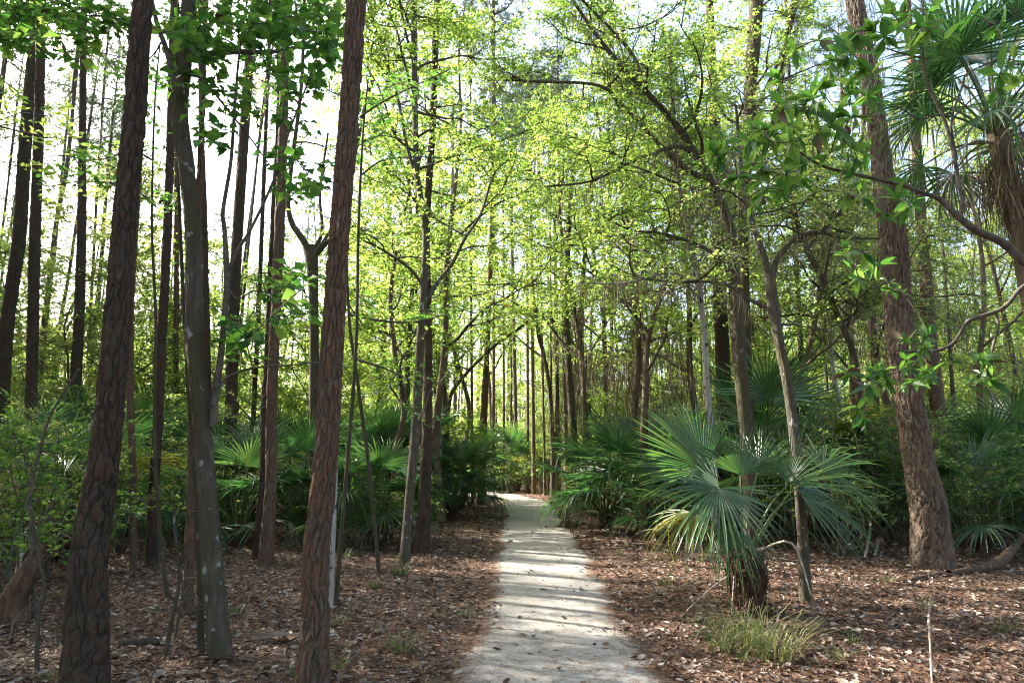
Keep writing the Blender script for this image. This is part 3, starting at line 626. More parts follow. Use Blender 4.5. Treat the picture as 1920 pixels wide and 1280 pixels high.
rs = np.random.RandomState(5)
an = [LM(Co, [(399, 800, 14), (405, 730, 15), (415, 660, 12), (425, 531, 11), (421, 430, 9), (418, 396, 8), (433, 302, 7), (440, 201, 6), (450, 90, 4), (470, -40, 3)], YC, 60)]
an.append(LM(Co, [(424, 520, 7), (445, 470, 7), (470, 430, 6), (514, 336, 5), (545, 240, 4), (590, 120, 3), (620, 20, 2)], YC, 50))
an.append(LM(Co, [(400, 765, 7), (413, 722, 6), (440, 700, 5), (480, 689, 4), (540, 685, 3), (600, 678, 2)], YC, 40))
an.append(LM(Co, [(425, 535, 4), (445, 560, 3), (480, 545, 3), (530, 560, 2), (575, 590, 2)], YC, 30))
leafy(C_, Co, an, [(470, 150, 165, 150, 80, 7), (560, 330, 70, 60, 16, 6), (545, 560, 55, 60, 22, 6), (450, 640, 50, 50, 16, 6), (585, 60, 60, 60, 24, 7)], YC, 'alt', [STAR], .115, rs, 290)
an = [LM(Co, [(334, 190, 14), (326, 151, 12), (312, 94, 10), (296, 50, 9), (286, 7, 8), (270, -60, 6)], YC, 30), LM(Co, [(345, 150, 10), (336, 100, 7), (325, 50, 6), (322, -20, 5)], YC, 20),
                 LM(Co, [(345, 140, 6), (380, 150, 5), (430, 210, 4), (470, 260, 3), (520, 330, 2)], YC, 30), LM(Co, [(290, 60, 5), (240, 40, 4), (170, 30, 3), (90, 45, 2)], YC, 30)]
leafy(C_, Co, an, [(250, 40, 50, 30, 8, 6), (190, 50, 60, 35, 12, 7), (90, 40, 90, 45, 30, 7), (120, 100, 60, 40, 7, 5), (400, 60, 90, 60, 34, 7), (20, 30, 50, 60, 18, 7), (520, 20, 100, 30, 20, 7)], YC, 'alt', [STAR], .12, rs, 260)
# its own upper crown
wm = MB(); fm = MB(); grow(CC[250::12], Cr[250::12], rs, nl=9, t0=.3, llen=2.4, subs=5, twn=6, per=10, L=.10, wood=wm, fol=fm); tag(link('twigs', wm.mesh('twigs', [M_grey]), C_), kind='stuff'); link('crown', fm.mesh('crown', [M_deep, M_branch]), C_)

# dogwood like understorey trees in flat sprays
def under_tree(label, stem, regions, Y, rs, mat=M_mossy, sz=.085, extra=(), cap=300, seed=40, meshes=None):
    root, o, C, rad = tree('understorey_tree', label, stem, mat=mat, kind='hard', seg=14, rows=120, depth=.003, crown=None, seed=seed, Y=Y)
    an = [(None, C[::4])]
    for e in extra: an.append(LM(o, e, Y, 30))
    leafy(root, o, an, regions, Y, 'alt', meshes or OVAL, sz, rs, cap)
    return root
under_tree('thin tree with flat sprays of oval leaves crossing behind the big left pine', [(318, 1130, 9), (300, 1000, 8), (290, 800, 7), (292, 600, 6), (285, 420, 5), (290, 200, 4), (300, 80, 3)], [(180, 335, 110, 22, 14, 8), (250, 300, 60, 30, 8, 8), (300, 180, 25, 90, 10, 7), (200, 275, 90, 12, 6, 8), (150, 305, 70, 14, 6, 8), (290, 380, 40, 40, 8, 8)], 8.6, rs, sz=.10,
           extra=[[(287, 380, 4), (240, 350, 4), (160, 340, 3), (90, 350, 2)], [(285, 300, 4), (250, 285, 3), (180, 300, 2), (110, 290, 2)]])
under_tree('slender tree behind the red foreground pine with flat oval leaf sprays', [(640, 1000, 9), (655, 820, 8), (668, 640, 7), (672, 430, 6), (680, 260, 4), (690, 150, 3)], [(740, 150, 80, 14, 9, 8), (730, 185, 90, 22, 14, 8), (800, 160, 50, 30, 6, 6), (720, 250, 60, 30, 9, 8), (740, 300, 90, 10, 7, 8), (690, 210, 40, 50, 8, 8)], 8.2, rs, sz=.10, seed=41,
           extra=[[(674, 220, 4), (720, 190, 4), (780, 160, 3), (845, 130, 2)], [(675, 330, 4), (720, 300, 3), (790, 295, 2), (845, 297, 2)]])
under_tree('low spreading tree with oval leaves crossing the mottled trunk', [(705, 1010, 8), (690, 860, 8), (668, 700, 7), (655, 600, 6), (650, 480, 4)], [(740, 590, 80, 14, 12, 7), (800, 585, 40, 20, 7, 7), (720, 680, 70, 14, 10, 7), (760, 715, 60, 20, 9, 7), (700, 740, 50, 18, 6, 7), (700, 560, 40, 30, 6, 7), (800, 760, 40, 40, 6, 6)], 10.5, rs, sz=.095, seed=42,
           extra=[[(655, 590, 4), (720, 602, 4), (780, 603, 3), (835, 590, 2)], [(662, 672, 4), (720, 690, 4), (770, 712, 3), (830, 720, 2)]])

# dark curvy forked tree behind the red pine
Q_, Qo, QC, Qr = tree('forked_tree', 'dark mossy tree that forks at mid height just left of the red foreground pine', [(590, 1010, 22), (590, 900, 21), (589, 720, 21), (588, 560, 20), (585, 490, 26), (580, 462, 26)], mat=M_mossy, kind='hard', seg=28, rows=140, depth=.008, crown=None, seed=44)
wm = MB(); fm = MB(); q1 = limb(None, Qo, [(586, 480, 15), (565, 445, 12), (548, 420, 11), (540, 380, 9), (548, 300, 8), (565, 160, 7), (570, 20, 6), (575, -120, 5)], Qo[1], 40); q2 = limb(None, Qo, [(586, 480, 15), (604, 462, 14), (618, 440, 13), (640, 400, 10), (662, 300, 9), (690, 180, 8), (730, 40, 6), (750, -80, 5)], Qo[1], 40)
limb(None, Qo, [(590, 470, 9), (604, 430, 7), (600, 360, 5), (615, 250, 4)], Qo[1], 20)
grow(q1[8::4], np.full(9, .05), rs, nl=7, t0=.2, llen=1.8, subs=5, twn=6, per=11, L=.085, wood=wm, fol=fm); grow(q2[8::4], np.full(9, .05), rs, nl=7, t0=.2, llen=1.8, subs=5, twn=6, per=11, L=.085, wood=wm, fol=fm)
tag(link('twigs', wm.mesh('twigs', [M_mossy]), Q_), kind='stuff'); link('crown', fm.mesh('crown', [M_shrub, M_branch]), Q_)
# white barked thin trunk beside the red pine
tree('birch_like_tree', 'thin white trunk with black patches touching the red foreground pine', [(618, 1150, 14), (622, 1050, 12), (627, 940, 11), (630, 860, 9), (634, 760, 7), (640, 640, 6), (646, 500, 5)], mat=M_pale, kind='hard', seg=20, rows=160, depth=.003, crown=None, seed=45, H=4.4)
# curved mottled tree left of the path
S_, So, SC, Sr = tree('mottled_tree', 'slender curved mottled tree left of the path with grass at its foot', [(757, 1060, 24), (763, 990, 20), (769, 912, 19), (780, 800, 20), (788, 640, 17), (794, 560, 17), (798, 430, 15), (782, 330, 12), (778, 200, 12), (776, 0, 12)], mat=M_grey, kind='hard', H=11, seg=30, rows=300, depth=.006, crown=None, seed=46)
wm = MB(); fm = MB(); an = [limb(None, So, [(795, 570, 9), (820, 530, 8), (848, 494, 7), (870, 450, 6), (902, 400, 5), (925, 329, 4), (952, 300, 3)], So[1], 30), limb(None, So, [(795, 540, 7), (770, 505, 6), (720, 470, 5), (680, 450, 4)], So[1], 20),
     limb(None, So, [(780, 330, 8), (762, 270, 7), (745, 180, 6), (725, 120, 6), (700, 40, 5), (692, -40, 4)], So[1], 30), limb(None, So, [(778, 130, 6), (765, 80, 5), (750, 10, 4)], So[1], 14)]
for a in an: grow(a[6::3], np.full(len(a[6::3]), .03), rs, nl=5, t0=.2, llen=1.5, subs=4, twn=6, per=11, L=.085, wood=wm, fol=fm)
grow(SC[170::10], Sr[170::10], rs, nl=11, t0=.1, llen=2.3, subs=5, twn=6, per=12, L=.09, wood=wm, fol=fm)
tag(link('twigs', wm.mesh('twigs', [M_grey]), S_), kind='stuff'); link('crown', fm.mesh('crown', [M_canopy, M_branch]), S_)
tree('birch_like_tree', 'small pale spotted trunk left of the path behind the palmetto, farther along', [(824, 973, 11), (824, 900, 9), (825, 820, 8), (832, 640, 7), (846, 430, 6), (850, 200, 5)], mat=M_pale, kind='hard', seg=14, rows=120, depth=.004, crown=None, seed=47, H=9)

# leaning diagonal tree over the path end
W_, Wo, WC, Wr = tree('leaning_tree', 'thin tree leaning right over the far path from the left palmettos', [(838, 950, 9), (838, 850, 8), (842, 760, 8), (858, 719, 8), (919, 655, 6), (966, 621, 5), (1010, 590, 3)], mat=M_mossy, kind='hard', seg=12, rows=90, depth=.004, crown=None, seed=48)
wm = MB(); fm = MB(); grow(WC[40::6], Wr[40::6], rs, nl=7, t0=.2, llen=1.9, subs=5, twn=6, per=11, L=.085, wood=wm, fol=fm); tag(link('twigs', wm.mesh('twigs', [M_mossy]), W_), kind='stuff'); link('crown', fm.mesh('crown', [M_canopy, M_branch]), W_)
# pale leaning tree right of the path
X_, Xo, XC, Xr = tree('leaning_tree', 'pale smooth tree leaning left at the right edge of the path, sunlit on its left', [(1095, 957, 24), (1090, 930, 20), (1081, 874, 17), (1073, 780, 16), (1064, 645, 14), (1062, 560, 12), (1068, 400, 10), (1080, 250, 8)], mat=M_mossy, kind='hard', H=13, seg=24, rows=200, depth=.006, crown=None, seed=49)
wm = MB(); fm = MB(); grow(XC[90::8], Xr[90::8], rs, nl=10, t0=.2, llen=2.9, subs=6, twn=6, per=12, L=.09, wood=wm, fol=fm); tag(link('twigs', wm.mesh('twigs', [M_mossy]), X_), kind='stuff'); link('crown', fm.mesh('crown', [M_canopy, M_branch]), X_)
Y_, Yo, YC2, Yr = tree('forked_tree', 'dark tree with a narrow fork just right of the pale leaning tree', [(1101, 930, 11), (1099, 800, 10), (1093, 722, 10), (1080, 632, 7), (1068, 520, 5), (1062, 400, 4)], mat=M_farbark, kind='hard', H=12, seg=14, rows=140, depth=.01, crown=None, seed=50)
wm = MB(); fm = MB(); a = limb(None, Yo, [(1094, 726, 7), (1104, 670, 6), (1108, 630, 6), (1112, 500, 5), (1118, 380, 4)], Yo[1], 30)
grow(a[::3], np.full(10, .05), rs, nl=6, t0=.2, llen=2.4, subs=5, twn=6, per=11, L=.09, wood=wm, fol=fm); tag(link('twigs', wm.mesh('twigs', [M_farbark]), Y_), kind='stuff'); link('crown', fm.mesh('crown', [M_canopy, M_branch]), Y_)

# ---- right side hardwoods hung with dead vines
def drape(mb, P, rs, n, L=.5, w=.006, spread=.12):
    """hanging strands from points along P"""
    ii = rs.randint(0, len(P), n); st = P[ii] + rs.normal(size=(n, 3)) * spread; ln = L * (.3 + rs.rand(n))
    off = rs.normal(size=(n, 3)) * .10 * ln[:, None]; off[:, 2] = 0; m = st + off + np.array([0, 0, -1]) * ln[:, None] * .5; e = st + off * (1.4 + rs.normal(size=(n, 1)) * .6) - np.array([0, 0, 1.0]) * ln[:, None]
    a = rs.rand(n) * 6.28; s = np.stack([np.cos(a), np.sin(a), a * 0], 1) * w
    V = np.stack([st, m - s, m + s, e], 1).reshape(-1, 3); k = np.arange(n)[:, None] * 4
    mb.add(V, np.concatenate([np.hstack([k, k + 1, k + 2]), np.hstack([k + 1, k + 3, k + 2])]), 0, np.tile(rs.rand(n), 2))
def arching(name, label, stem, limbs_, Y, mat, rs, seed, H=None, crown=(12, 2.4), strands=900, leafm=M_canopy, L=.085, seg=24):
    root, o, C, rad = tree(name, label, stem, mat=mat, kind='hard', H=H, seg=seg, rows=220, depth=.008, crown=None, seed=seed, Y=Y)
    wm = MB(); fm = MB(); dm = MB(); an = [C[110:]]
    for l in limbs_:
        a = limb(None, o, l, o[1], 40); an.append(a)
        grow(a[6::4], np.full(len(a[6::4]), .04), rs, nl=6, t0=.1, llen=1.5, subs=4, twn=5, per=10, L=L, wood=wm, fol=fm, upness=.2)
        if strands: drape(dm, a[5:], rs, strands // 2, .5, .004)
    if crown: grow(C[100::8], rad[100::8], rs, nl=crown[0], t0=.1, llen=crown[1], subs=5, twn=6, per=11, L=L, wood=wm, fol=fm)
    tag(link('twigs', wm.mesh('twigs', [mat]), root), kind='stuff'); link('crown', fm.mesh('crown', [leafm, M_branch]), root)
    if strands:
        drape(dm, C[110:], rs, strands, .7, .004); tag(link('vine_strands', dm.mesh('vine_strands', [M_moss]), root), kind='stuff')
    return root, o, C, rad
arching('vine_hung_tree', 'leaning brown trunk behind the foreground palm, limbs arching over the path', [(1408, 1000, 30), (1402, 850, 27), (1389, 700, 28), (1381, 600, 27), (1372, 450, 22), (1352, 380, 19), (1310, 300, 16), (1262, 228, 13), (1190, 150, 11), (1144, 100, 9), (1100, 40, 7), (1060, -20, 5)],
        [[(1330, 340, 12), (1280, 312, 10), (1228, 262, 8), (1164, 195, 7), (1120, 160, 6), (1003, 153, 5), (909, 148, 3)], [(1300, 290, 9), (1270, 275, 8), (1194, 299, 6), (1110, 339, 5), (1020, 350, 3)],
         [(1210, 170, 8), (1190, 110, 7), (1150, 60, 6), (1100, 10, 5), (1060, -30, 3)], [(1372, 520, 10), (1330, 470, 7), (1250, 440, 6), (1180, 430, 4), (1120, 400, 3)]], 12.0, M_mossy, rs, 51)
arching('vine_hung_tree', 'thin pale spotted stem with hanging dead vines left of the leaning brown trunk', [(1341, 1000, 15), (1338, 860, 14), (1325, 720, 13), (1318, 600, 12), (1300, 480, 11), (1270, 330, 10), (1262, 200, 9), (1255, 60, 7)],
        [[(1310, 560, 6), (1280, 531, 5), (1220, 522, 5), (1164, 531, 4), (1090, 531, 3)], [(1290, 420, 6), (1330, 360, 5), (1370, 300, 4)]], 12.8, M_pale, rs, 52, H=9, strands=1300, crown=(14, 2.0))
arching('tall_twin_tree', 'tall dark trunk entering the top of the picture above the vine hung trees', [(1412, 1000, 20), (1405, 850, 20), (1398, 600, 20), (1394, 450, 20), (1396, 330, 21), (1404, 200, 24), (1415, 60, 27), (1418, 0, 27)],
        [[(1404, 240, 8), (1430, 180, 7), (1470, 90, 6), (1500, -10, 5)], [(1400, 330, 9), (1440, 260, 8), (1460, 180, 9), (1478, 60, 9), (1490, -20, 8)]], 14.5, M_mossy, rs, 53, H=13, strands=700)
AD, Do, DC, Dr = tree('forked_tree', 'dark spotted tree behind the foreground palm, forking wide at mid height', [(1512, 1138, 27), (1508, 1080, 24), (1504, 993, 22), (1494, 860, 21), (1480, 740, 22), (1461, 640, 21), (1448, 560, 22), (1443, 510, 23)], mat=M_grey, kind='hard', seg=36, rows=260, depth=.007, crown=None, seed=54)
wm = MB(); fm = MB(); dm = MB()
for l in [[(1444, 525, 17), (1436, 490, 13), (1424, 455, 12), (1412, 420, 10), (1396, 370, 9), (1388, 290, 7), (1380, 200, 5)], [(1446, 525, 15), (1455, 490, 11), (1468, 470, 11), (1490, 447, 9), (1515, 437, 9), (1545, 436, 7), (1580, 446, 6), (1650, 447, 4)],
          [(1452, 590, 9), (1441, 580, 9), (1415, 566, 8), (1394, 556, 7), (1364, 534, 6), (1320, 528, 5), (1280, 529, 4), (1200, 520, 3), (1144, 497, 2)], [(1462, 620, 5), (1460, 612, 5), (1475, 608, 4), (1500, 610, 3)]]:
    a = limb(None, Do, l, Do[1], 40); 
    if l[0][2] > 6: grow(a[8::4], np.full(len(a[8::4]), .03), rs, nl=5, t0=.1, llen=.9, subs=4, twn=4, per=9, L=.06, wood=wm, fol=fm, upness=.2, tlen=.35); drape(dm, a[6:], rs, 250, .35, .003, .05)
tag(link('twigs', wm.mesh('twigs', [M_grey]), AD), kind='stuff'); link('crown', fm.mesh('crown', [M_shrub, M_branch]), AD); tag(link('vine_strands', dm.mesh('vine_strands', [M_moss]), AD), kind='stuff')
arching('leaning_tree', 'slanting dark trunk in the sky gap left of the largest right pine', [(1618, 960, 14), (1612, 760, 14), (1600, 662, 14), (1582, 618, 13), (1545, 531, 12), (1508, 454, 11), (1480, 360, 9), (1470, 240, 7)], [[(1582, 618, 5), (1600, 590, 4), (1618, 565, 3)], [(1545, 531, 6), (1560, 450, 5), (1590, 360, 4)]], 14.0, M_mossy, rs, 55, H=9, strands=300, leafm=M_shrub, seg=16)
arching('leaning_tree', 'thin sunlit trunk slanting left, below the slanting dark one', [(1592, 960, 9), (1580, 800, 9), (1562, 690, 9), (1556, 620, 8), (1545, 560, 7), (1530, 470, 6), (1520, 330, 5)], [], 16.0, M_pale, rs, 56, H=8, strands=300, leafm=M_shrub, seg=12)
# vines clinging to the largest right pine
dm = MB(); Cq = AE[2]; drape(dm, Cq[170:430] + np.array([0, -.2, 0]), rs, 700, .9, .006, .16); tag(link('vine_strands', dm.mesh('vine_strands', [M_moss]), AE[0]), kind='stuff')
for tr in (A_, B_, D_, H_, I2, K_, L1, L2, T_, AE): stubs(tr[0], tr[2], tr[3], rs, 5, .15, .7)

# ---- foreground branches at the right, large glossy leaves
YN = 4.3
b0 = np.array([YN * .86 + .25, YN + .1, 0]); b0[2] = float(ground_z(b0[0], b0[1]))
RT = thing('glossy_leaved_tree', b0, 'near branch with long glossy dark leaves reaching in from the upper right', 'tree')
me, C, rad = trunk_mesh('trunk', [(0, 0, -.1), (.02, 0, 1.2), (-.03, .02, 2.4), (0.05, 0, 4.2), (.1, .1, 6)], [.07, .065, .055, .04, .02], M_grey, 20, 90, 'hard', .005, seed=60); link('trunk', me, RT)
an = []
tr_px = (960 + F * b0[0] / (b0[1] * CT), 560)
TREE_NOW[:] = [RT, M_branch]
an.append(LM(b0, [(2010, 560, 22), (1960, 520, 19), (1920, 492, 17), (1880, 455, 15), (1830, 432, 14), (1795, 405, 12), (1762, 373, 10), (1730, 362, 8), (1700, 350, 8), (1640, 335, 7), (1580, 322, 6), (1540, 310, 5), (1500, 286, 4), (1475, 262, 3)], YN, 90))
an.append(LM(b0, [(1798, 410, 8), (1805, 380, 7), (1797, 340, 7), (1790, 298, 7), (1776, 240, 6), (1755, 190, 6), (1735, 145, 5), (1728, 60, 4), (1735, -30, 3)], YN, 50))
an.append(LM(b0, [(1795, 300, 4), (1784, 228, 4), (1805, 160, 4), (1812, 140, 3), (1850, 120, 3), (1880, 110, 2)], YN, 30))
an.append(LM(b0, [(1758, 365, 4), (1762, 330, 3), (1792, 298, 3)], YN, 12)); an.append(LM(b0, [(1786, 212, 4), (1750, 218, 3), (1720, 222, 3), (1680, 200, 3), (1640, 210, 2), (1560, 230, 2)], YN, 30))
an.append(LM(b0, [(1735, 110, 3), (1690, 100, 3), (1640, 85, 2), (1580, 80, 2)], YN, 30)); an.append(LM(b0, [(1540, 310, 4), (1530, 270, 3), (1520, 230, 2)], YN, 12))
leafy(RT, b0, an, [(1560, 150, 110, 90, 26, 8), (1480, 250, 110, 50, 16, 8), (1400, 290, 60, 60, 10, 8), (1440, 350, 60, 40, 6, 8), (1640, 60, 70, 50, 9, 7), (1780, 50, 110, 40, 14, 7), (1880, 130, 45, 50, 6, 7), (1640, 340, 70, 45, 7, 7), (1600, 260, 70, 50, 9, 7), (1700, 400, 50, 30, 3, 7)], YN, 'whorl', LONG, .125, rs, 300)
YN2 = 5.2; b1 = np.array([YN2 * .80 + .25, YN2 + .1, 0]); b1[2] = float(ground_z(b1[0], b1[1]))
RT2 = thing('glossy_leaved_sapling', b1, 'pale arching branch with drooping glossy leaves at right, crossing the largest pine at mid height', 'tree')
me, C, rad = trunk_mesh('trunk', [(0, 0, -.1), (.02, 0, 1.0), (-.02, .02, 2.2), (0.05, 0, 3.2)], [.035, .03, .026, .015], M_grey, 14, 60, 'hard', .003, seed=61); link('trunk', me, RT2)
TREE_NOW[:] = [RT2, M_grey]; an = [LM(b1, [(2000, 500, 9), (1920, 537, 9), (1890, 570, 8), (1865, 585, 8), (1817, 601, 7), (1800, 625, 6), (1784, 645, 5), (1750, 658, 4), (1683, 658, 3), (1640, 650, 2)], YN2, 60), LM(b1, [(1868, 588, 6), (1872, 610, 5), (1865, 638, 5), (1851, 692, 3)], YN2, 20),
                 LM(b1, [(1750, 658, 3), (1700, 690, 3), (1640, 710, 2), (1600, 720, 2)], YN2, 20)]
leafy(RT2, b1, an, [(1720, 640, 30, 20, 5, 8), (1620, 720, 50, 30, 8, 8), (1680, 700, 40, 30, 5, 8), (1620, 770, 30, 20, 2, 7), (1720, 700, 60, 25, 5, 7), (1850, 700, 50, 40, 6, 7), (1640, 530, 50, 40, 6, 7), (1600, 480, 50, 30, 5, 7)], YN2, 'whorl', LONG, .12, rs, 300)

# ------------------------------------------------------------------ palms
def frond_geo(mb, base, hub, axis, nrm, Rr, rs, nseg=34, spread=4.2, droop=.28, free=.34, cup=.25, mat=0, stem=1, sr=.011, sag=None, limp=1.0, wid=1.0):
    base = np.array(base, float); hub = np.array(hub, float); X = norm(np.array(axis, float)); Nn = np.array(nrm, float); Nn = norm(Nn - X * np.dot(Nn, X)); Yv = np.cross(Nn, X)
    L = np.linalg.norm(hub - base)
    mid = (base + hub) / 2 + (np.array([0, 0, .12 * L]) if sag is None else np.array(sag)); P = catmull([base, mid, hub], 10); tube(mb, P, np.linspace(sr * 1.5, sr * .7, 10), 6, stem)
    a = np.linspace(-spread / 2, spread / 2, nseg); da = spread / nseg; ln = Rr * (.70 + .30 * np.cos(a * .55)) * (.94 + .12 * rs.rand(nseg))
    ja = a + rs.normal(size=nseg) * da * .30 * limp; ln = ln * np.where(rs.rand(nseg) < .12, .72 + .2 * rs.rand(nseg), 1); kink = np.where(rs.rand(nseg) < .14, 2.6, 1.0) * (.5 + 1.0 * rs.rand(nseg))
    ts = np.array([.02, .22, free, .58, .74, .88, 1.0]); k = len(ts)
    def direc(an, t): 
        return X * np.cos(an)[..., None] + Yv * np.sin(an)[..., None]
    V = np.zeros((nseg, k, 3, 3)); wmax = free * ln * np.tan(da / 2) * 1.15
    for j, t in enumerate(ts):
        ang = a if t <= free else a + (ja - a) * (t - free) / (1 - free)
        d = direc(ang, t); side = -X * np.sin(ang)[:, None] + Yv * np.cos(ang)[:, None]
        hw = (t * ln * np.tan(da / 2) * 1.02 if t <= free else wmax * max(0.02, (1 - ((t - free) / (1 - free)) ** 1.4))) * wid
        hw = np.broadcast_to(hw, (nseg,))
        z = cup * Rr * (t * np.sin(a * .5)) ** 2 * np.sign(1)     # cupped blade
        c = hub + d * (t * ln)[:, None] + Nn * (z)[:, None]
        dr = droop * ln * (t ** 2.6) * kink * limp
        c = c - np.array([0, 0, 1.0]) * dr[:, None] - d * (dr * dr / (ln + 1e-6) * .5)[:, None]
        V[:, j, 0] = c + side * hw[:, None] + Nn * (hw * .35)[:, None]; V[:, j, 1] = c - Nn * (hw * .35)[:, None]; V[:, j, 2] = c - side * hw[:, None] + Nn * (hw * .35)[:, None]
    V = V.reshape(-1, 3); s = np.arange(nseg)[:, None, None] * (k * 3); j = np.arange(k - 1)[None, :, None] * 3; h = np.arange(2)[None, None]
    q = np.stack([s + j + h, s + j + h + 1, s + j + h + 4, s + j + h + 3], -1).reshape(-1, 4)
    tipf = np.tile(np.repeat(np.linspace(0, .25, k - 1), 2), nseg)
    mb.add(V, q, mat, np.clip(np.repeat(rs.rand(nseg) * .5 + .15, (k - 1) * 2) + tipf, 0, 1))
PM = [M_palm, M_stem]; PD = [M_dead, M_drystem]; PY = [M_palm_y, M_stem]
def var(lean, Lp, Rr, seed, mats, **kw):
    rs = np.random.RandomState(seed); mb = MB(); l = radians(lean); hub = np.array([sin(l), 0, cos(l)]) * Lp; al = l + radians(22)
    ax = np.array([sin(al), .1 * rs.normal(), cos(al)]); nn = np.array([-cos(al), 0, sin(al)])
    frond_geo(mb, (0, 0, 0), hub, ax, nn + rs.normal(size=3) * .15, Rr, rs, **kw); return mb.mesh('frond', mats)
UPR = [var(12, .95, .75, 1, PM, spread=3.0, droop=.12), var(20, .9, .8, 2, PM, spread=3.4, droop=.16), var(25, 1.0, .72, 3, PM, spread=3.6, droop=.2)]
MIDF = [var(38, .85, .72, 4, PM, droop=.25), var(48, .8, .75, 5, PM, droop=.32), var(45, .9, .68, 6, PM, spread=4.6, droop=.25), var(40, .85, .7, 7, PY, spread=3.4, droop=.3)]
LOWF = [var(65, .7, .65, 8, PM, droop=.4), var(78, .65, .62, 9, PM, spread=3.6, droop=.4), var(70, .7, .6, 10, PM, spread=4.6, droop=.45)]
DEADF = [var(95, .5, .5, 11, PD, spread=1.6, droop=.9, nseg=22, limp=1.6, wid=.7), var(105, .55, .5, 12, PD, spread=1.2, droop=.8, nseg=20, limp=2, wid=.6)]
def boots_mesh(name, r, h, rs, seg=40, rows=50):
    P = np.array([[0, 0, -.05], [0, 0, h * .35], [0.02, 0, h * .75], [0, 0, h]]); me, C, rad = trunk_mesh(name, P, np.array([r * .8, r, r * 1.15, r * .7]), M_boot, seg, rows, 'pine', .03, .07, .12, 5, flare=.1)
    return me
BOOT_S = boots_mesh('trunk', .11, .28, rs)
def palmetto(x, y, label, rs, n=12, s=1.0, dead=2, group=None, tilt=0, yel=.1):
    z = float(ground_z(x, y)); root = thing('palmetto', (x, y, z), label, 'palm', group); n = n + 3
    b = link('trunk', BOOT_S, root); b.scale = (s, s, s)
    for k in range(n):
        f = k / n; az = k * 2.4 + rs.rand() * .7
        L = UPR if f < .3 else (MIDF[:3] if rs.rand() > yel else MIDF[3:]) if f < .72 else LOWF
        o = link('frond', L[rs.randint(len(L))], root); o.location = (.04 * cos(az) * s, .04 * sin(az) * s, .2 * s); o.rotation_euler = (rs.normal() * .06, rs.normal() * .06, az); q = s * (.82 + .34 * rs.rand()); o.scale = (q, q, q)
    for k in range(dead):
        az = rs.rand() * 6.28; o = link('dead_frond', DEADF[k % 2], root); o.location = (0, 0, .22 * s); o.rotation_euler = (0, 0, az); q = s * (.8 + .4 * rs.rand()); o.scale = (q, q, q)
    return root
PAL = [ # px, py(ground), scale, n, dead, label
 (1135, 990, 1.15, 13, 3, 'palmetto clump at the right path edge with a grey hanging dead fan'), (1210, 1000, 1.35, 15, 2, 'large palmetto right of the path behind the foreground palm'),
 (1180, 960, 1.5, 13, 1, 'tall palmetto just behind the right edge clump'), (1290, 985, 1.5, 14, 2, 'palmetto directly behind the left half of the foreground palm'),
 (1250, 1022, .8, 9, 1, 'low palmetto with spread fans left of the foreground palm'), (1440, 1010, 1.7, 13, 2, 'tall dark palmetto behind the right half of the foreground palm'),
 (1565, 1010, 1.2, 11, 3, 'palmetto right of the dark forked tree'), (1835, 1035, .95, 11, 2, 'low spread palmetto right of the largest pine foot'), (1905, 1000, 1.6, 14, 4, 'tall palmetto with brown skirt at the right picture edge'),
 (1660, 990, 1.1, 10, 2, 'palmetto showing left of the largest pine foot'), (1800, 975, 1.5, 12, 2, 'palmetto behind and right of the largest pine'), (1880, 955, 1.5, 12, 1, 'shaded palmetto deep at the far right'),
 (695, 1020, 1.0, 13, 3, 'palmetto with drooping fans between the red pine and the mottled tree'), (665, 975, 1.5, 14, 2, 'tall palmetto behind the red foreground pine'), (735, 972, 1.6, 14, 2, 'tall bright palmetto left of the mottled tree'),
 (560, 1012, 1.1, 12, 3, 'palmetto between the joined pines and the red pine'), (548, 970, 1.5, 12, 2, 'palmetto behind the joined pines'), (445, 1022, 1.15, 13, 3, 'palmetto with brown dead fan right of the lichened tree'),
 (845, 972, 1.05, 12, 2, 'palmetto left of the path with long bluish fans'), (862, 955, 1.2, 12, 1, 'palmetto just before the red pine at the bend'), (940, 921, 1.6, 12, 0, 'far palmetto beyond the bend, left one'), (968, 922, 1.5, 11, 0, 'far palmetto beyond the bend, beside the middle pine'),
 (245, 985, 1.6, 14, 2, 'bright yellow green palmetto right of the big left pine'), (105, 1055, 1.2, 13, 3, 'palmetto with upright fans left of the big left pine'), (135, 985, 1.5, 12, 2, 'sunlit yellowish palmetto behind the left shrubs'),
 (55, 1000, 1.4, 12, 2, 'bluish palmetto near the left picture edge'), (330, 990, 1.3, 12, 3, 'palmetto behind the slim straight pine'), (610, 950, 1.6, 12, 1, 'palmetto hidden behind the red pine'), (780, 955, 1.6, 12, 1, 'palmetto behind the straight pine left of the path'), (400, 960, 1.5, 12, 1, 'palmetto deep between the lichened tree and the pine'),
 (1340, 945, 1.7, 12, 0, 'palmetto far behind the vine hung trees'), (1480, 950, 1.7, 12, 0, 'palmetto far behind the forked dark tree'), (1720, 950, 1.7, 12, 0, 'palmetto far behind the largest pine')]
for px, py, s, n, dd, lb in PAL:
    g = gp(px, py); palmetto(g[0], g[1], lb, rs, n, s * 1.35, dd)

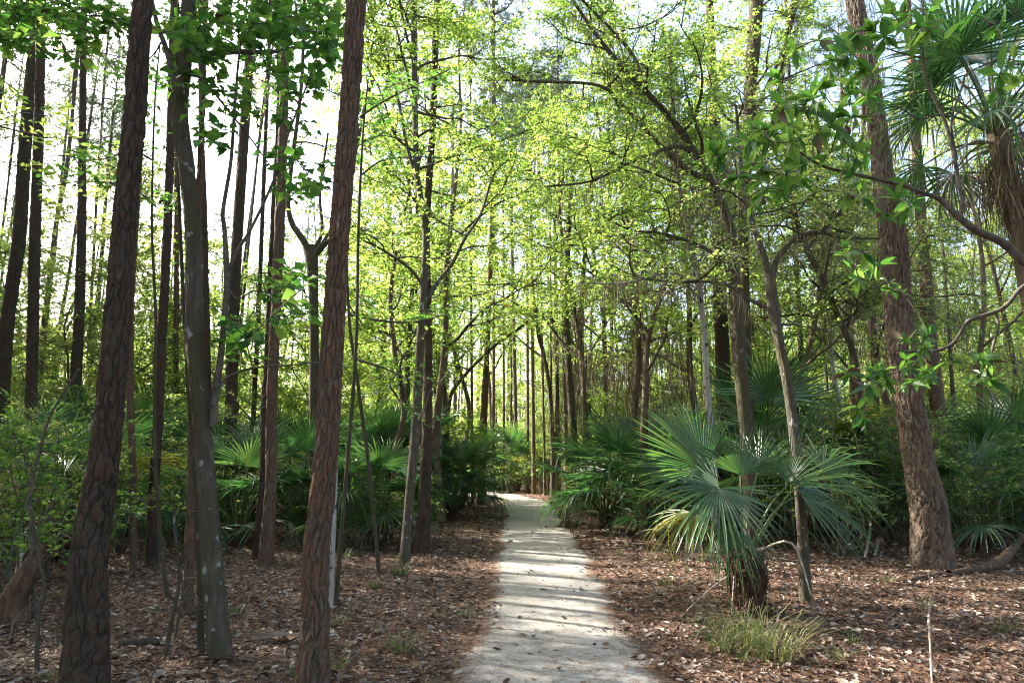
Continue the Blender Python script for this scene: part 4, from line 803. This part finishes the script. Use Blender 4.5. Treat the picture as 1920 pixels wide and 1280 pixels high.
# the foreground palm: fibrous trunk, eight green fans, dead ones
g = gp(1404, 1160); z0 = float(ground_z(g[0], g[1])); YP = g[1]
FP = thing('cabbage_palm', (g[0], YP, z0), 'young fan palm with shaggy brown trunk right of the path', 'palm')
po = np.array([g[0], YP, z0]); pm = YP / F
me, C, rad = trunk_mesh('trunk', [(0, 0, -.08), (0, 0, .12), (.01, 0, .42), (.01, 0, .68)], np.array([26, 29, 33, 22]) * pm, M_boot, 64, 120, 'pine', .03, .05, .11, 5, flare=.05); link('trunk', me, FP)
for k in range(26):      # old leaf bases
    az = k * 2.4; h = .12 + .5 * k / 26; r = 30 * pm; mb = MB(); d = np.array([cos(az), sin(az), 0]); p = d * r * .85 + np.array([0, 0, h])
    tube(mb, catmull([p, p + d * .03 + [0, 0, .07], p + d * (.05 + .04 * rs.rand()) + [0, 0, .16 + .05 * rs.rand()]], 6), [.028, .022, .018, .014, .01, .004], 6); link('leaf_base', mb.mesh('leaf_base', [M_boot]), FP)
mb = MB(); th = rs.rand(900) * 6.28; hh = .1 + .62 * rs.rand(900); st = np.stack([np.cos(th), np.sin(th), th * 0], 1) * (31 * pm) + np.stack([hh * 0, hh * 0, hh], 1)
drape(mb, st, rs, 900, .22, .004, .02); tag(link('fibre', mb.mesh('fibre', [M_boot]), FP), kind='stuff')
top = np.array([0, 0, .66])
def fp_frond(hx, hy, dY, ax, nn, Rr, **kw):
    Rr = Rr * (1.12 if kw.get('nm') is None else 1)
    mats = kw.pop('mats', PM); nm = kw.pop('nm', 'frond'); h = pt(hx, hy, YP + dY) - po; mb = MB(); rs2 = np.random.RandomState(int(hx + hy))
    b = top + np.array([(hx - 1404) * pm * .12, dY * .1, 0]); frond_geo(mb, b, h, ax, nn, Rr, rs2, **kw); link(nm, mb.mesh(nm, mats), FP)
fp_frond(1348, 915, -.35, (-.55, -.45, -.35), (-.2, -.75, .62), .80, nseg=46, spread=4.9, droop=.36, sr=.013)
fp_frond(1322, 880, .15, (-.62, .1, .78), (.35, -.85, .3), .92, nseg=40, spread=2.6, droop=.08, sr=.012, free=.5)
fp_frond(1478, 908, .0, (.50, -.1, .86), (-.45, -.8, .35), 1.0, nseg=34, spread=2.2, droop=.22, sr=.012, limp=1.5, free=.22, wid=.9)
fp_frond(1388, 890, .25, (.10, .1, 1.0), (.1, -.9, .2), .74, nseg=34, spread=2.6, droop=.14, free=.3)
fp_frond(1420, 890, .55, (.45, .3, .8), (-.3, -.8, .4), .70, nseg=32, spread=2.4, droop=.2)
fp_frond(1500, 925, .3, (.9, .1, -.1), (.1, -.5, .8), .85, nseg=36, spread=3.2, droop=.35, limp=1.2)
fp_frond(1300, 960, -.1, (-.85, -.3, -.45), (-.35, -.3, .85), .62, nseg=34, spread=2.8, droop=.45, mats=PY)
fp_frond(1368, 985, -.45, (-.25, -.5, -.7), (0, -.8, .4), .52, nseg=30, spread=2.4, droop=.3)
fp_frond(1545, 885, .5, (.8, .2, .35), (-.2, -.8, .5), .75, nseg=34, spread=3.0, droop=.4)
fp_frond(1522, 1118, -.75, (.14, -.08, -1), (0, -1, .1), .42, nseg=22, spread=.9, droop=.03, mats=PD, nm='dead_frond', wid=1.3, limp=4, sag=(.12, 0, .30), free=.12, cup=.1)
fp_frond(1470, 1068, .3, (.25, 0, -1), (.1, -1, 0), .42, nseg=22, spread=1.0, droop=.02, mats=PD, nm='dead_frond', limp=4, sag=(.06, 0, .12), free=.12, wid=1.4, cup=.2)
mb = MB()
for a, b in (((1371, 1075), (1287, 1145)), ((1378, 1060), (1372, 1150)), ((1350, 1010), (1320, 990))):
    tube(mb, catmull([pt(*a, YP) - po, pt((a[0] + b[0]) / 2, (a[1] + b[1]) / 2 - 4, YP - .2) - po, pt(*b, YP - .35) - po], 8), [.008] * 8, 5)
    link('dead_stalk', mb.mesh('dead_stalk', [M_drystem]), FP); mb = MB()
# the tall cabbage palm crown at the upper right
YT = 9.5; b = pt(1985, 900, YT); b[2] = float(ground_z(b[0], b[1])); TP = thing('cabbage_palm', b, 'tall cabbage palm whose fan crown fills the upper right corner', 'palm')
ht = pt(1890, 250, YT)[2]
me, C, rad = trunk_mesh('trunk', [(0, 0, -.1), (.03, 0, ht * .4), (-.1, 0, ht * .8), (-.25, 0, ht)], [.17, .15, .15, .13], M_farbark, 30, 160, 'pine', .02, .09, .12, 62); link('trunk', me, TP)
for k in range(30):
    f = k / 30; az = k * 2.4; me = (UPR if f < .25 else MIDF[:3] if f < .5 else LOWF if f < .8 else DEADF); o = link('frond' if f < .8 else 'dead_frond', me[k % len(me)], TP)
    o.location = (-.25, 0, ht - .1 - .5 * max(0, f - .6)); o.rotation_euler = (0, (.35 if f > .6 and f < .8 else 0), az); q = 1.35 + .3 * rs.rand(); o.scale = (q, q, q)
mb = MB(); st = np.array([[-.24, 0, ht - .3 - .6 * rs.rand()] for _ in range(60)]); drape(mb, st, rs, 420, .9, .009, .2); tag(link('dead_skirt', mb.mesh('dead_skirt', [M_moss]), TP), kind='stuff')

# ------------------------------------------------------------------ shrubs, saplings, grass, logs
def shrub(px, py, kind, s, label, group=None, xyz=None):
    g = gp(px, py) if xyz is None else xyz; z = float(ground_z(g[0], g[1])); root = thing('shrub', (g[0], g[1], z), label, 'shrub', group)
    for nm, me in zip(('stems', 'foliage'), SHRUBS[kind]): link(nm, me, root)
    root.scale = (s, s, s); root.rotation_euler[2] = rnd.random() * 6.28; return root
SHB = [(20, 1130, 3, 1.15, 'leafy dark green bush filling the left picture edge'), (75, 1085, 4, .85, 'tall loose bush left of the big pine'), (130, 1075, 1, .95, 'small leaved bush touching the left side of the big pine'), (10, 1060, 4, .95, 'taller bush behind the left edge bush'),
 (225, 1040, 3, .9, 'dark bush between the big pine and the slim straight pine'), (270, 1010, 1, 1.1, 'light leaved bush behind the slim straight pine'), (310, 1030, 0, 1.0, 'small pale leaved bush left of the lichened tree'), (340, 1000, 4, .8, 'loose bush behind the lichened tree'),
 (1620, 1010, 1, 1.1, 'bush between the forked dark tree and the largest pine'), (1560, 985, 4, .8, 'loose bush behind the palm right of the forked tree'), (1680, 1000, 0, 1.1, 'green bush at the left foot of the largest pine'), (1800, 1000, 3, .9, 'bush with fine green leaves right of the largest pine'),
 (1860, 1010, 1, 1.2, 'tall fine leaved bush near the right edge'), (1910, 1030, 0, 1.2, 'bush cut by the right picture edge'), (990, 925, 0, 1.5, 'pale green bush at the bend, beyond the path end'), (960, 924, 2, 1.8, 'low bush under the far palmettos'), (1030, 924, 0, 1.3, 'bush among the dark trunks beyond the bend'),
 (880, 950, 0, 1.0, 'small bush left of the red pine at the bend'), (640, 990, 1, 1.0, 'bush behind the white trunk'), (700, 960, 4, .8, 'loose bush behind the left palmettos'), (1110, 940, 1, 1.1, 'bush right of the pale leaning tree'), (1500, 990, 1, 1.0, 'bush just right of the forked dark tree foot')]
for a in SHB: shrub(*a)

def tuft_mesh(seed, n=90, h=.4, rad=.12, dry=.3):
    rs = np.random.RandomState(seed); mb = MB(); az = rs.rand(n) * 6.28; r = rad * np.sqrt(rs.rand(n)); P = np.stack([np.cos(az) * r, np.sin(az) * r, r * 0 - .01], 1)
    d = norm(np.stack([np.cos(az), np.sin(az), 1.2 + 2 * rs.rand(n)], 1) + rs.normal(size=(n, 3)) * .25); L = h * (.5 + .7 * rs.rand(n)); s = norm(np.cross(d, [0, 0, 1.0])) * .0035
    hd = d.copy(); hd[:, 2] = 0
    pts = [P + d * (L * t)[:, None] + (hd * (t ** 2 * .35)[..., None] if False else hd * (L * t * t * .5)[:, None]) - np.array([0, 0, 1.0]) * (L * t ** 3 * .45)[:, None] for t in (0, .4, .75, 1.0)]
    V = np.stack([pts[0] - s, pts[0] + s, pts[1] - s, pts[1] + s, pts[2] - s * .7, pts[2] + s * .7, pts[3]], 1).reshape(-1, 3); k = np.arange(n)[:, None] * 7
    rr = np.where(rs.rand(n) < dry, .85 + .15 * rs.rand(n), rs.rand(n) * .55)
    mb.add(V, np.concatenate([np.hstack([k, k + 1, k + 3, k + 2]), np.hstack([k + 2, k + 3, k + 5, k + 4])]), 0, np.tile(rr, 2)); mb.add(V, np.hstack([k + 4, k + 5, k + 6]), 0, rr)
    return mb.mesh('grass_tuft', [M_grass])
TF = [tuft_mesh(1), tuft_mesh(2, 170, .55, .2, .72), tuft_mesh(3, 40, .22, .1, .1)]
TUFTS = [(752, 1082, 0, .9, 'grass tuft at the foot of the mottled tree'), (700, 1108, 0, .55, 'smaller green grass tuft in the litter left of the mottled tree'), (1400, 1215, 1, 1.2, 'large half dry grass tuft in front of the foreground palm'), (1450, 1232, 1, 1.1, 'dry grass tuft right of the large one below the palm'),
 (1350, 1222, 0, .8, 'bright green blades left of the large grass tuft'), (628, 1255, 2, 1.0, 'small green weed at the right foot of the red pine'), (560, 1275, 0, .5, 'pale grass blades at the left foot of the red pine'), (1075, 985, 2, 2.2, 'low yellowish grass near the right path edge'), (1245, 1102, 2, .9, 'small grass sprig in the litter right of the path'),
 (1570, 1240, 2, .9, 'grass sprig in the litter right of the hanging dead frond'), (1735, 1150, 2, .9, 'tiny sprig in the litter below the largest pine'), (620, 1180, 2, 1.1, 'green sprig beside the white trunk foot'), (640, 1050, 2, 1.3, 'weeds around the white trunk'), (1880, 1190, 2, 1.1, 'thin grass near the right picture edge'), (1600, 1215, 2, .7, 'short sprig below the forked tree'), (440, 1160, 2, .9, 'sprig right of the lichened tree')]
for px, py, k, s, lb in TUFTS:
    g = gp(px, py); o = link('grass_tuft', TF[k], None); o.location = (g[0], g[1], float(ground_z(g[0], g[1]))); o.scale = (s, s, s); o.rotation_euler[2] = rnd.random() * 6; tag(o, lb, 'grass')

for k in range(30):
    y = 4.6 + 9 * rnd.random(); x = (rnd.random() * 2 - 1) * .72 * y
    if path_dist(np.array([x]), np.array([y]))[0] < .15: continue
    o = link('weed_sprig', TF[2 if k % 3 else 0], None); o.location = (x, y, float(ground_z(x, y))); q = .35 + .5 * rnd.random(); o.scale = (q, q, q * .9); o.rotation_euler[2] = rnd.random() * 6
    tag(o, 'tiny green sprig poking through the dead leaves ' + ('left' if x < 0 else 'right') + ' of the path', 'weed', 'small sprigs in the leaf litter')
def sticks(name, label, cat, pts, mat, ground=True, seg=8, n=30, Yf=None, noise_=.12):
    """a piece of wood along photo pixels: (x, y, width[, lift]) on the ground, or at depth Yf"""
    P = []; r = []
    for p in pts:
        q = gp(p[0], p[1]) if Yf is None else pt(p[0], p[1], Yf)
        rr = p[2] * .5 * q[1] / F; 
        if Yf is None: q[2] = float(ground_z(q[0], q[1])) + rr * .7 + (p[3] if len(p) > 3 else 0)
        P.append(q); r.append(rr)
    o = P[0].copy(); D = catmull(np.column_stack([np.array(P) - o, r]), n); D[:, 3] *= 1 + noise_ * np.random.RandomState(len(label)).normal(size=n); mb = MB(); tube(mb, D[:, :3], np.maximum(D[:, 3], .002), seg)
    e = link(name, mb.mesh(name, [mat])); e.location = o; return tag(e, label, cat)
sticks('fallen_log', 'short mossy log lying left of the lichened tree', 'log', [(222, 1222, 13), (262, 1218, 15), (300, 1214, 13)], M_mossy, seg=14)
sticks('fallen_log', 'rotten fallen log with upturned end right of the largest pine foot', 'log', [(1780, 1085, 11), (1830, 1076, 15), (1868, 1068, 18, .04), (1892, 1058, 17, .12), (1925, 1038, 12, .30)], M_rot, seg=14)
sticks('root', 'low curved dark root in the litter below the largest pine', 'root', [(1696, 1096, 8), (1735, 1090, 10), (1765, 1086, 9), (1800, 1088, 5)], M_rot)
sticks('fallen_branch', 'thin stick in the litter at the bottom right', 'stick', [(1640, 1278, 3), (1668, 1255, 3), (1706, 1240, 3)], M_branch)
sticks('dead_branch', 'pale bleached branch curving from the left foot of the largest pine', 'branch', [(1640, 1048, 5), (1652, 1025, 6, .1), (1665, 1010, 6, .15), (1690, 995, 5, .2), (1706, 988, 4, .25)], M_drystem)
sticks('dead_branch', 'pale upright bleached stick left of the largest pine', 'branch', [(1622, 1052, 5), (1632, 1035, 5, .2), (1640, 1005, 5, .4), (1647, 990, 4, .55)], M_drystem)
sticks('dead_sapling', 'dry stem standing in the litter near the bottom right', 'sapling', [(1748, 1290, 4), (1747, 1240, 4, .1), (1747, 1195, 4, .2), (1760, 1178, 2, .3)], M_drystem)
mbf = [('crooked leafless sapling with lichen in the bottom left corner', [(70, 1275, 8), (70, 1200, 8), (72, 1150, 9), (84, 1110, 8), (78, 1060, 7), (66, 1010, 6), (60, 960, 5), (48, 930, 4)], M_grey, 5.7),
       ('thin crooked sapling left of the lichened tree foot', [(298, 1245, 9), (312, 1215, 9), (320, 1170, 9), (333, 1110, 8), (336, 1060, 6), (328, 1000, 4), (325, 940, 3)], M_grey, 6.2),
       ('second thin sapling bending beside the crooked one', [(326, 1200, 5), (334, 1160, 5), (342, 1110, 4), (338, 1060, 3)], M_grey, 6.9),
       ('bare dark sapling rising left of the big pine with a forked top', [(62, 1090, 8), (58, 990, 7), (56, 930, 7), (68, 870, 6), (90, 790, 5), (120, 735, 4), (150, 690, 3)], M_branch, 7.5)]
for lb, p, m, Y in mbf:
    root, o, C, rad = tree('sapling', lb, p, mat=m, kind='hard', seg=12, rows=80, depth=.004, crown=None, seed=len(lb), Y=Y, cat='sapling')
    mb = MB(); 
    for k in range(7):
        i = int(25 + 50 * rs.rand()); tube(mb, wander(C[i], [rs.normal(), rs.normal() * .5, .4], .5, 6, rs, .35), np.linspace(.006, .002, 7), 4)
    link('twigs', mb.mesh('twigs', [M_branch]), root)
# broken stump at the left edge
g = gp(18, 1180); me, C, rad = trunk_mesh('tree_stump', [(0, 0, -.1), (.02, 0, .25), (.10, .03, .5), (.22, .05, .78)], [.13, .11, .09, .03], M_rot, 30, 60, 'hard', .03, seed=71)
o = link('tree_stump', me); o.location = (g[0], g[1], float(ground_z(g[0], g[1]))); tag(o, 'broken rotten stump leaning at the left picture edge', 'stump')
sticks('dead_branch', 'white peeling branch leaning on the broken stump', 'branch', [(12, 1185, 12), (22, 1140, 11, .15), (34, 1095, 9, .35), (40, 1060, 6, .5)], M_pale, noise_=.05)
# dry frond lying on the litter left of the red pine
g = gp(540, 1212); mb = MB(); frond_geo(mb, (.35, .02, .03), (.12, 0, .05), (-1, .0, .0), (0, 0, 1), .62, np.random.RandomState(3), nseg=24, spread=1.0, droop=.02, free=.3, cup=0, limp=1.5)
o = link('fallen_frond', mb.mesh('fallen_frond', PD)); o.location = (g[0] - .05, g[1], float(ground_z(g[0], g[1])) + .03); tag(o, 'dry grey palm frond lying on the litter left of the red pine', 'palm frond')

# ------------------------------------------------------------------ background forest, tree by tree
rs = np.random.RandomState(99)
hand = [o for o in S.collection.objects if o.parent is None and o.type == 'EMPTY' and o.get('category') == 'tree']
taken = [(o.location.x, o.location.y) for o in hand]
def zone(x, y):
    if x < -.72 * y: return 'left'
    if x > .72 * y: return 'right'
    u = x / y
    return 'far left' if u < -.45 else 'left of the path' if u < -.06 else 'beyond the bend of the path' if u < .12 else 'right of the path' if u < .42 else 'far right'
def vine_mesh(seed, h, rad):
    rs = np.random.RandomState(seed); mb = MB()
    for k in range(9):
        az = k * 2.4; lp = catmull(wander([0, 0, h * (.3 + .55 * rs.rand())], [cos(az), sin(az), .25], rad * (.5 + .6 * rs.rand()), 6, rs, .3, 0), 16)
        tube(mb, lp, .008, 4); drape(mb, lp, rs, 130, .8, .007, .15)
    return mb.mesh('vine_strands', [M_moss])
VINES = [vine_mesh(1, 9, 2.2), vine_mesh(2, 7, 1.8)]
LAND = [(-1.5, 'the leftmost leaning pine'), (-.705, 'the straight dark pine near the left edge'), (-.63, 'the hazy bare pine at left'), (-.575, 'the big dark left pine'), (-.51, 'the slim straight pine at left'), (-.465, 'the lichened grey tree'), (-.41, 'the grey plated pine'),
        (-.365, 'the joined pair of pines'), (-.295, 'the dark forked tree at left'), (-.255, 'the red foreground pine'), (-.2, 'the slender oval leaved tree'), (-.14, 'the curved mottled tree'), (-.105, 'the small pale spotted trunk'), (-.05, 'the red pine at the bend'), (.0, 'the palmettos beyond the bend'),
        (.035, 'the straight middle pine at the bend'), (.07, 'the dark pines beyond the bend'), (.09, 'the pale leaning tree'), (.15, 'the slim spotted trunks'), (.21, 'the right hand palmettos'), (.28, 'the thin vine hung stem'), (.34, 'the leaning brown trunk'), (.4, 'the forked dark tree'),
        (.45, 'the upright fan of the foreground palm'), (.51, 'the slanting dark trunk'), (.55, 'the slim right hand pine'), (.59, 'the largest pine'), (.64, 'the orange lit pine'), (.69, 'the shaded right hand bushes'), (1.5, 'the brown skirted palmetto')]
def where(x, y):
    u = x / max(y, .1) * CT; k = min(range(1, len(LAND) - 1), key=lambda i: abs(LAND[i][0] - u)); d = u - LAND[k][0]
    return ('left of ' if d < -.012 else 'right of ' if d > .012 else 'behind ') + LAND[k][1]
USED = {}
def bgtree(x, y, k, s, hard, low=False):
    z = float(ground_z(x, y)); dist = ['near', 'nearer', 'midway', 'far', 'farther', 'distant', 'farthest'][int(np.searchsorted([19, 24, 30, 37, 45, 55], y))]
    if low: tm, lm, cm = LOWT[k % 3]; nm = 'small_tree'; w_ = ['light green', 'mid green', 'low pale green'][k % 3] + ' young leafy tree'
    elif hard: tm, lm, cm = HARD[k % 5]; nm = 'broadleaf_tree'; w_ = ['bushy', 'tall', 'wide', 'large', 'small'][k % 5] + ' bright green tree'
    else: tm, top = STRAIGHT[k % 6]; nm = 'pine_tree'; w_ = ('thin' if s < .6 else 'medium' if s < .85 else 'stout') + ' bare pine trunk'
    lb = f'{dist} {w_} {where(x, y)}' if in_frame(x, y) else f'{w_} past the {"left" if x < 0 else "right"} edge of the picture'
    gr = ('young trees' if low else 'broadleaf trees' if hard else 'pines') + (' in the woods behind' if in_frame(x, y) else ' past the picture edge')
    root = thing(nm, (x, y, z), lb, 'tree', gr)
    link('trunk', tm, root)
    if hard or low: tag(link('branches', lm, root), kind='stuff'); link('crown', cm, root)
    else:
        c = link('crown', PINE_CROWNS[k % 3], root); c.location = (top[0], top[1], top[2] - .4); c.scale = (1.2,) * 3
    if hard and x > -.05 * y and in_frame(x, y) and y < 26 and k % 3: tag(link('vine_strands', VINES[k % 2], root), kind='stuff')
    root.rotation_euler = (rs.normal() * .025, rs.normal() * .025, rs.rand() * 6.28); root.scale = (s, s, s * (.9 + .25 * rs.rand())) if (hard or low) else (s, s, .8 + .35 * rs.rand())
    if not low: taken.append((x, y))
def ok(x, y, dmin):
    return all((x - a) ** 2 + (y - b) ** 2 > dmin * dmin for a, b in taken)
def in_frame(x, y): return y > 0 and abs(x) < .80 * y + .6
def blocks(x, y):       # keep what the photo shows near the path and in front of the hand placed trees free
    if path_dist(np.array([x]), np.array([y]))[0] < 1.2: return True
    if in_frame(x, y) and y < 15: return True
    if abs(x - .02 * y) < 1.6 and 14 < y < 36: return True
    return False
# broadleaf trees whose crowns close over the path
for x, y, k, sc in [(2.9, 15.5, 0, 1.05), (4.6, 18, 1, 1.15), (-2.6, 17.5, 2, 1.1), (2.4, 21, 3, 1.1), (-3.6, 22, 1, 1.15), (6.4, 16, 3, 1.0), (3.6, 26, 1, 1.3), (-1.9, 28, 0, 1.3), (7.4, 21, 0, 1.3), (-4.4, 29, 3, 1.25), (1.9, 32, 3, 1.35), (5.6, 31, 1, 1.4), (9.0, 25, 2, 1.5), (-.8, 40, 3, 1.5), (2.6, 41, 1, 1.5), (-6.8, 24, 0, 1.1), (9.8, 18, 4, 1.3), (2.3, 24.5, 1, 1.45), (-2.2, 23.5, 3, 1.4), (-1.9, 19, 1, 1.25), (3.4, 18.5, 1, 1.2)]:
    bgtree(x, y, k, sc, True)
for x, y, k, sc in [(-10.8, 8.6, 1, 1.15), (-12.6, 10.2, 3, 1.2), (-11.5, 6.4, 0, 1.1), (-14.8, 12.2, 1, 1.3), (-15.2, 8.2, 3, 1.3), (-9.4, 5.6, 3, 1.0)]:      # unseen trees added left of the frame to shade the near path
    bgtree(x, y, k, sc, True)
cnt = 0; tries = 0
while cnt < 130 and tries < 6000:       # in view
    tries += 1; y = 16 + 48 * rs.rand() ** .85; x = (rs.rand() * 2 - 1) * .85 * y
    if blocks(x, y) or not ok(x, y, 1.5): continue
    h = rs.rand() < .55
    if x / y < -.33 and y < 45: h = rs.rand() < .12
    if not h and y < 26 and rs.rand() < .6: continue
    bgtree(x, y, rs.randint(30), (.85 + .5 * rs.rand()) if h else (.42 + .5 * rs.rand()), h); cnt += 1
cnt = 0; tries = 0
while cnt < 125 and tries < 6000:       # young trees leafy to the ground
    tries += 1; y = 18 + 44 * rs.rand() ** .9; x = (rs.rand() * 2 - 1) * .85 * y
    if path_dist(np.array([x]), np.array([y]))[0] < 2.2: continue
    if y < 36 and abs(x - .02 * y) < 2.6: continue
    bgtree(x, y, rs.randint(30), .75 + .55 * rs.rand(), False, True); cnt += 1
cnt = 0; tries = 0
while cnt < 12 and tries < 3000:        # leafy trees among the left hand pines
    tries += 1; y = 17 + 20 * rs.rand(); x = -(.30 + .5 * rs.rand()) * y
    if not ok(x, y, 1.3): continue
    bgtree(x, y, rs.randint(30), .95 + .45 * rs.rand(), False, True); cnt += 1
cnt = 0; tries = 0
while cnt < 62 and tries < 4000:        # past the frame edges: they shade the place
    tries += 1; x = -26 + 40 * rs.rand() ** 1.0; y = -6 + 46 * rs.rand()
    if in_frame(x, y) or blocks(x, y) or x * x + y * y < 30 or abs(x) < .8 * y + 4.2 or not ok(x, y, 2.0): continue
    q = rs.rand(); h = q < .55
    if q > .75: bgtree(x, y, rs.randint(30), 1.0 + .4 * rs.rand(), False, True)
    else: bgtree(x, y, rs.randint(30), .9 + .4 * rs.rand() if h else .8 + .4 * rs.rand(), h)
    cnt += 1
cnt = 0; tries = 0
while cnt < 34 and tries < 4000:        # unseen woods left of the frame, put between sun and path for shade
    tries += 1; x = -34 + 24 * rs.rand(); y = 2 + 32 * rs.rand()
    if -x < .8 * y + 3.5 or not ok(x, y, 1.6): continue
    bgtree(x, y, rs.randint(30), 1.15 + .4 * rs.rand(), rs.rand() < .7); cnt += 1
cnt = 0; tries = 0
while cnt < 130 and tries < 6000:       # understorey shrubs
    tries += 1; y = 12 + 34 * rs.rand(); x = (rs.rand() * 2 - 1) * .82 * y
    if path_dist(np.array([x]), np.array([y]))[0] < 1.6: continue
    if y < 34 and abs(x - .02 * y) < 2.2: continue
    k = rs.randint(5); lb = ('near' if y < 22 else 'farther' if y < 34 else 'distant') + ' ' + ['rounded leafy', 'upright leafy', 'low', 'dark leaved', 'tall loose'][k] + ' undergrowth shrub ' + where(x, y)
    shrub(0, 0, k, .8 + .7 * rs.rand(), lb, 'undergrowth shrubs', xyz=(x, y)); cnt += 1
# the far woods as one mass
mb = MB(); n = 52000; y = 60 + 45 * rs.rand(n); x = (rs.rand(n) * 2 - 1) * 1.0 * y
cx = (rs.rand(900) * 2 - 1); cyy = 60 + 45 * rs.rand(900); cz = 1 + 17 * rs.rand(900) ** 1.2; ci = rs.randint(900, size=n)
P = np.stack([cx[ci] * cyy[ci], cyy[ci], cz[ci]], 1) + rs.normal(size=(n, 3)) * np.array([1.6, 1.6, 1.1]); P[:, 2] = np.abs(P[:, 2])
leaves(mb, P, rdir(n, rs), rdir(n, rs), .35 + .3 * rs.rand(n), .22, rs.rand(n), 0)
for k in range(150):
    yy = 58 + 45 * rs.rand(); xx = (rs.rand() * 2 - 1) * yy; tube(mb, [[xx, yy, -.2], [xx + rs.normal() * .3, yy, 7], [xx + rs.normal() * .6, yy, 15 + 4 * rs.rand()]], [.2, .17, .1], 5, 1)
tag(link('far_woods', mb.mesh('far_woods', [M_canopy, M_farbark])), 'mass of distant woods closing the view', 'woods', kind='stuff')

# ------------------------------------------------------------------ leaf litter, needles
rs = np.random.RandomState(123)
def litter_pts(n, y0, y1, p=1.0):
    y = y0 + (y1 - y0) * rs.rand(n) ** p; x = (rs.rand(n) * 2 - 1) * (.82 * y + .4); d = path_dist(x, y)
    k = rs.rand(n) < np.clip((d + .16 + .40 * (vnoise(x * 2.7 + 50, y * 2.7, 4) - .45)) / .42, 0.06, 1) ** 1.25; return x[k], y[k]
def curled(mb, x, y, L, rs):
    n = len(x); z = ground_z(x, y) + .006 + .014 * rs.rand(n) ; z = np.maximum(z, np.where(path_dist(x, y) < .1, .016, -9)); az = rs.rand(n) * 6.28
    A = np.stack([np.cos(az), np.sin(az), rs.normal(size=n) * .25], 1); Nn = norm(np.array([0, 0, 1.0]) + rs.normal(size=(n, 3)) * .38); A = norm(A); B = norm(np.cross(Nn, A)); Nn = np.cross(A, B); P = np.stack([x, y, z], 1)
    L = L * (.35 + 1.15 * rs.rand(n) ** 1.6); W = L * (.3 + .28 * rs.rand(n)); c = L * (.04 + .22 * rs.rand(n)) * np.where(rs.rand(n) < .75, 1, -1)
    def pp(a, b, h): return P + A * (L * (a - .5))[:, None] + B * (W * b)[:, None] + Nn * (c * h)[:, None]
    V = np.stack([pp(0, 0, .6), pp(.3, .5, .9), pp(.72, .45, .9), pp(1, 0, .7), pp(.72, -.45, .9), pp(.3, -.5, .9)], 1)
    V[:, :, 2] += 0; m0 = pp(.5, 0, 0); V = np.concatenate([V, m0[:, None]], 1).reshape(-1, 3); k = np.arange(n)[:, None] * 7
    r = np.clip(rs.beta(.9, 1.25, n) , 0, 1)
    for f in ([6, 0, 5, 4], [6, 4, 3, 2], [6, 2, 1, 0]): mb.add(V if f[1] == 0 and f[3] == 4 else np.zeros((0, 3)), np.hstack([k + q for q in f]) - (0 if f[1] == 0 and f[3] == 4 else len(V)), 0, r)
mb = MB(); x, y = litter_pts(66000, 3.6, 13, 1.15); curled(mb, x, y, .066, rs); x, y = litter_pts(42000, 13, 40, 1.1); curled(mb, x, y, .11, rs)
tag(link('leaf_litter', mb.mesh('leaf_litter', [M_litter])), 'brown dead leaves covering the ground beside the path', 'leaf litter', kind='stuff')
mb = MB(); n = 64000; y = 3.6 + 13 * rs.rand(n) ** 1.4; x = (rs.rand(n) * 2 - 1) * (.8 * y + .3); d = path_dist(x, y); k = ((d > -.25) & (vnoise(x * 1.1 + 70, y * 1.1, 6) > .38)) | (rs.rand(n) < .5); x = x[k]; y = y[k]; n = len(x)
z = np.where(path_dist(x, y) > 0.05, ground_z(x, y) + .02 + .012 * rs.rand(n), .019 + .004 * rs.rand(n)); az = rs.rand(n) * 6.28; A = np.stack([np.cos(az), np.sin(az), rs.normal(size=n) * .05], 1); B = np.stack([-np.sin(az), np.cos(az), az * 0], 1)
L = .05 + .12 * rs.rand(n); P = np.stack([x, y, z], 1); w_ = .0016 + .0024 * rs.rand(n) ** 3; m = P + A * (L * .5)[:, None] + B * (L * .12 * rs.normal(size=n))[:, None]; e = P + A * L[:, None]
V = np.stack([P, m - B * w_[:, None], m + B * w_[:, None], e], 1).reshape(-1, 3); k = np.arange(n)[:, None] * 4
mb.add(V, np.concatenate([np.hstack([k, k + 1, k + 2]), np.hstack([k + 1, k + 3, k + 2])]), 0, np.tile(rs.rand(n), 2))
tag(link('pine_needle_litter', mb.mesh('pine_needle_litter', [M_strand])), 'red brown pine needles strewn over the path and litter', 'pine needles', kind='stuff')
n = 260; mb = MB()
for k in range(n):
    yy = 4 + 12 * rs.rand(); xx = (rs.rand() * 2 - 1) * .75 * yy; az = rs.rand() * 6.28
    if path_dist(np.array([xx]), np.array([yy]))[0] < .1: continue
    tube(mb, wander([xx, yy, float(ground_z(xx, yy)) + .03], [cos(az), sin(az), 0], .25 + .5 * rs.rand(), 5, rs, .2, 0) * [1, 1, 1], np.linspace(.006, .003, 6), 5)
tag(link('fallen_twigs', mb.mesh('fallen_twigs', [M_branch])), 'small dark twigs strewn in the leaf litter', 'twigs', kind='stuff')
print('TRIS', sum(len(m.loops) - 2 * len(m.polygons) for m in bpy.data.meshes), 'OBJS', len(bpy.data.objects))
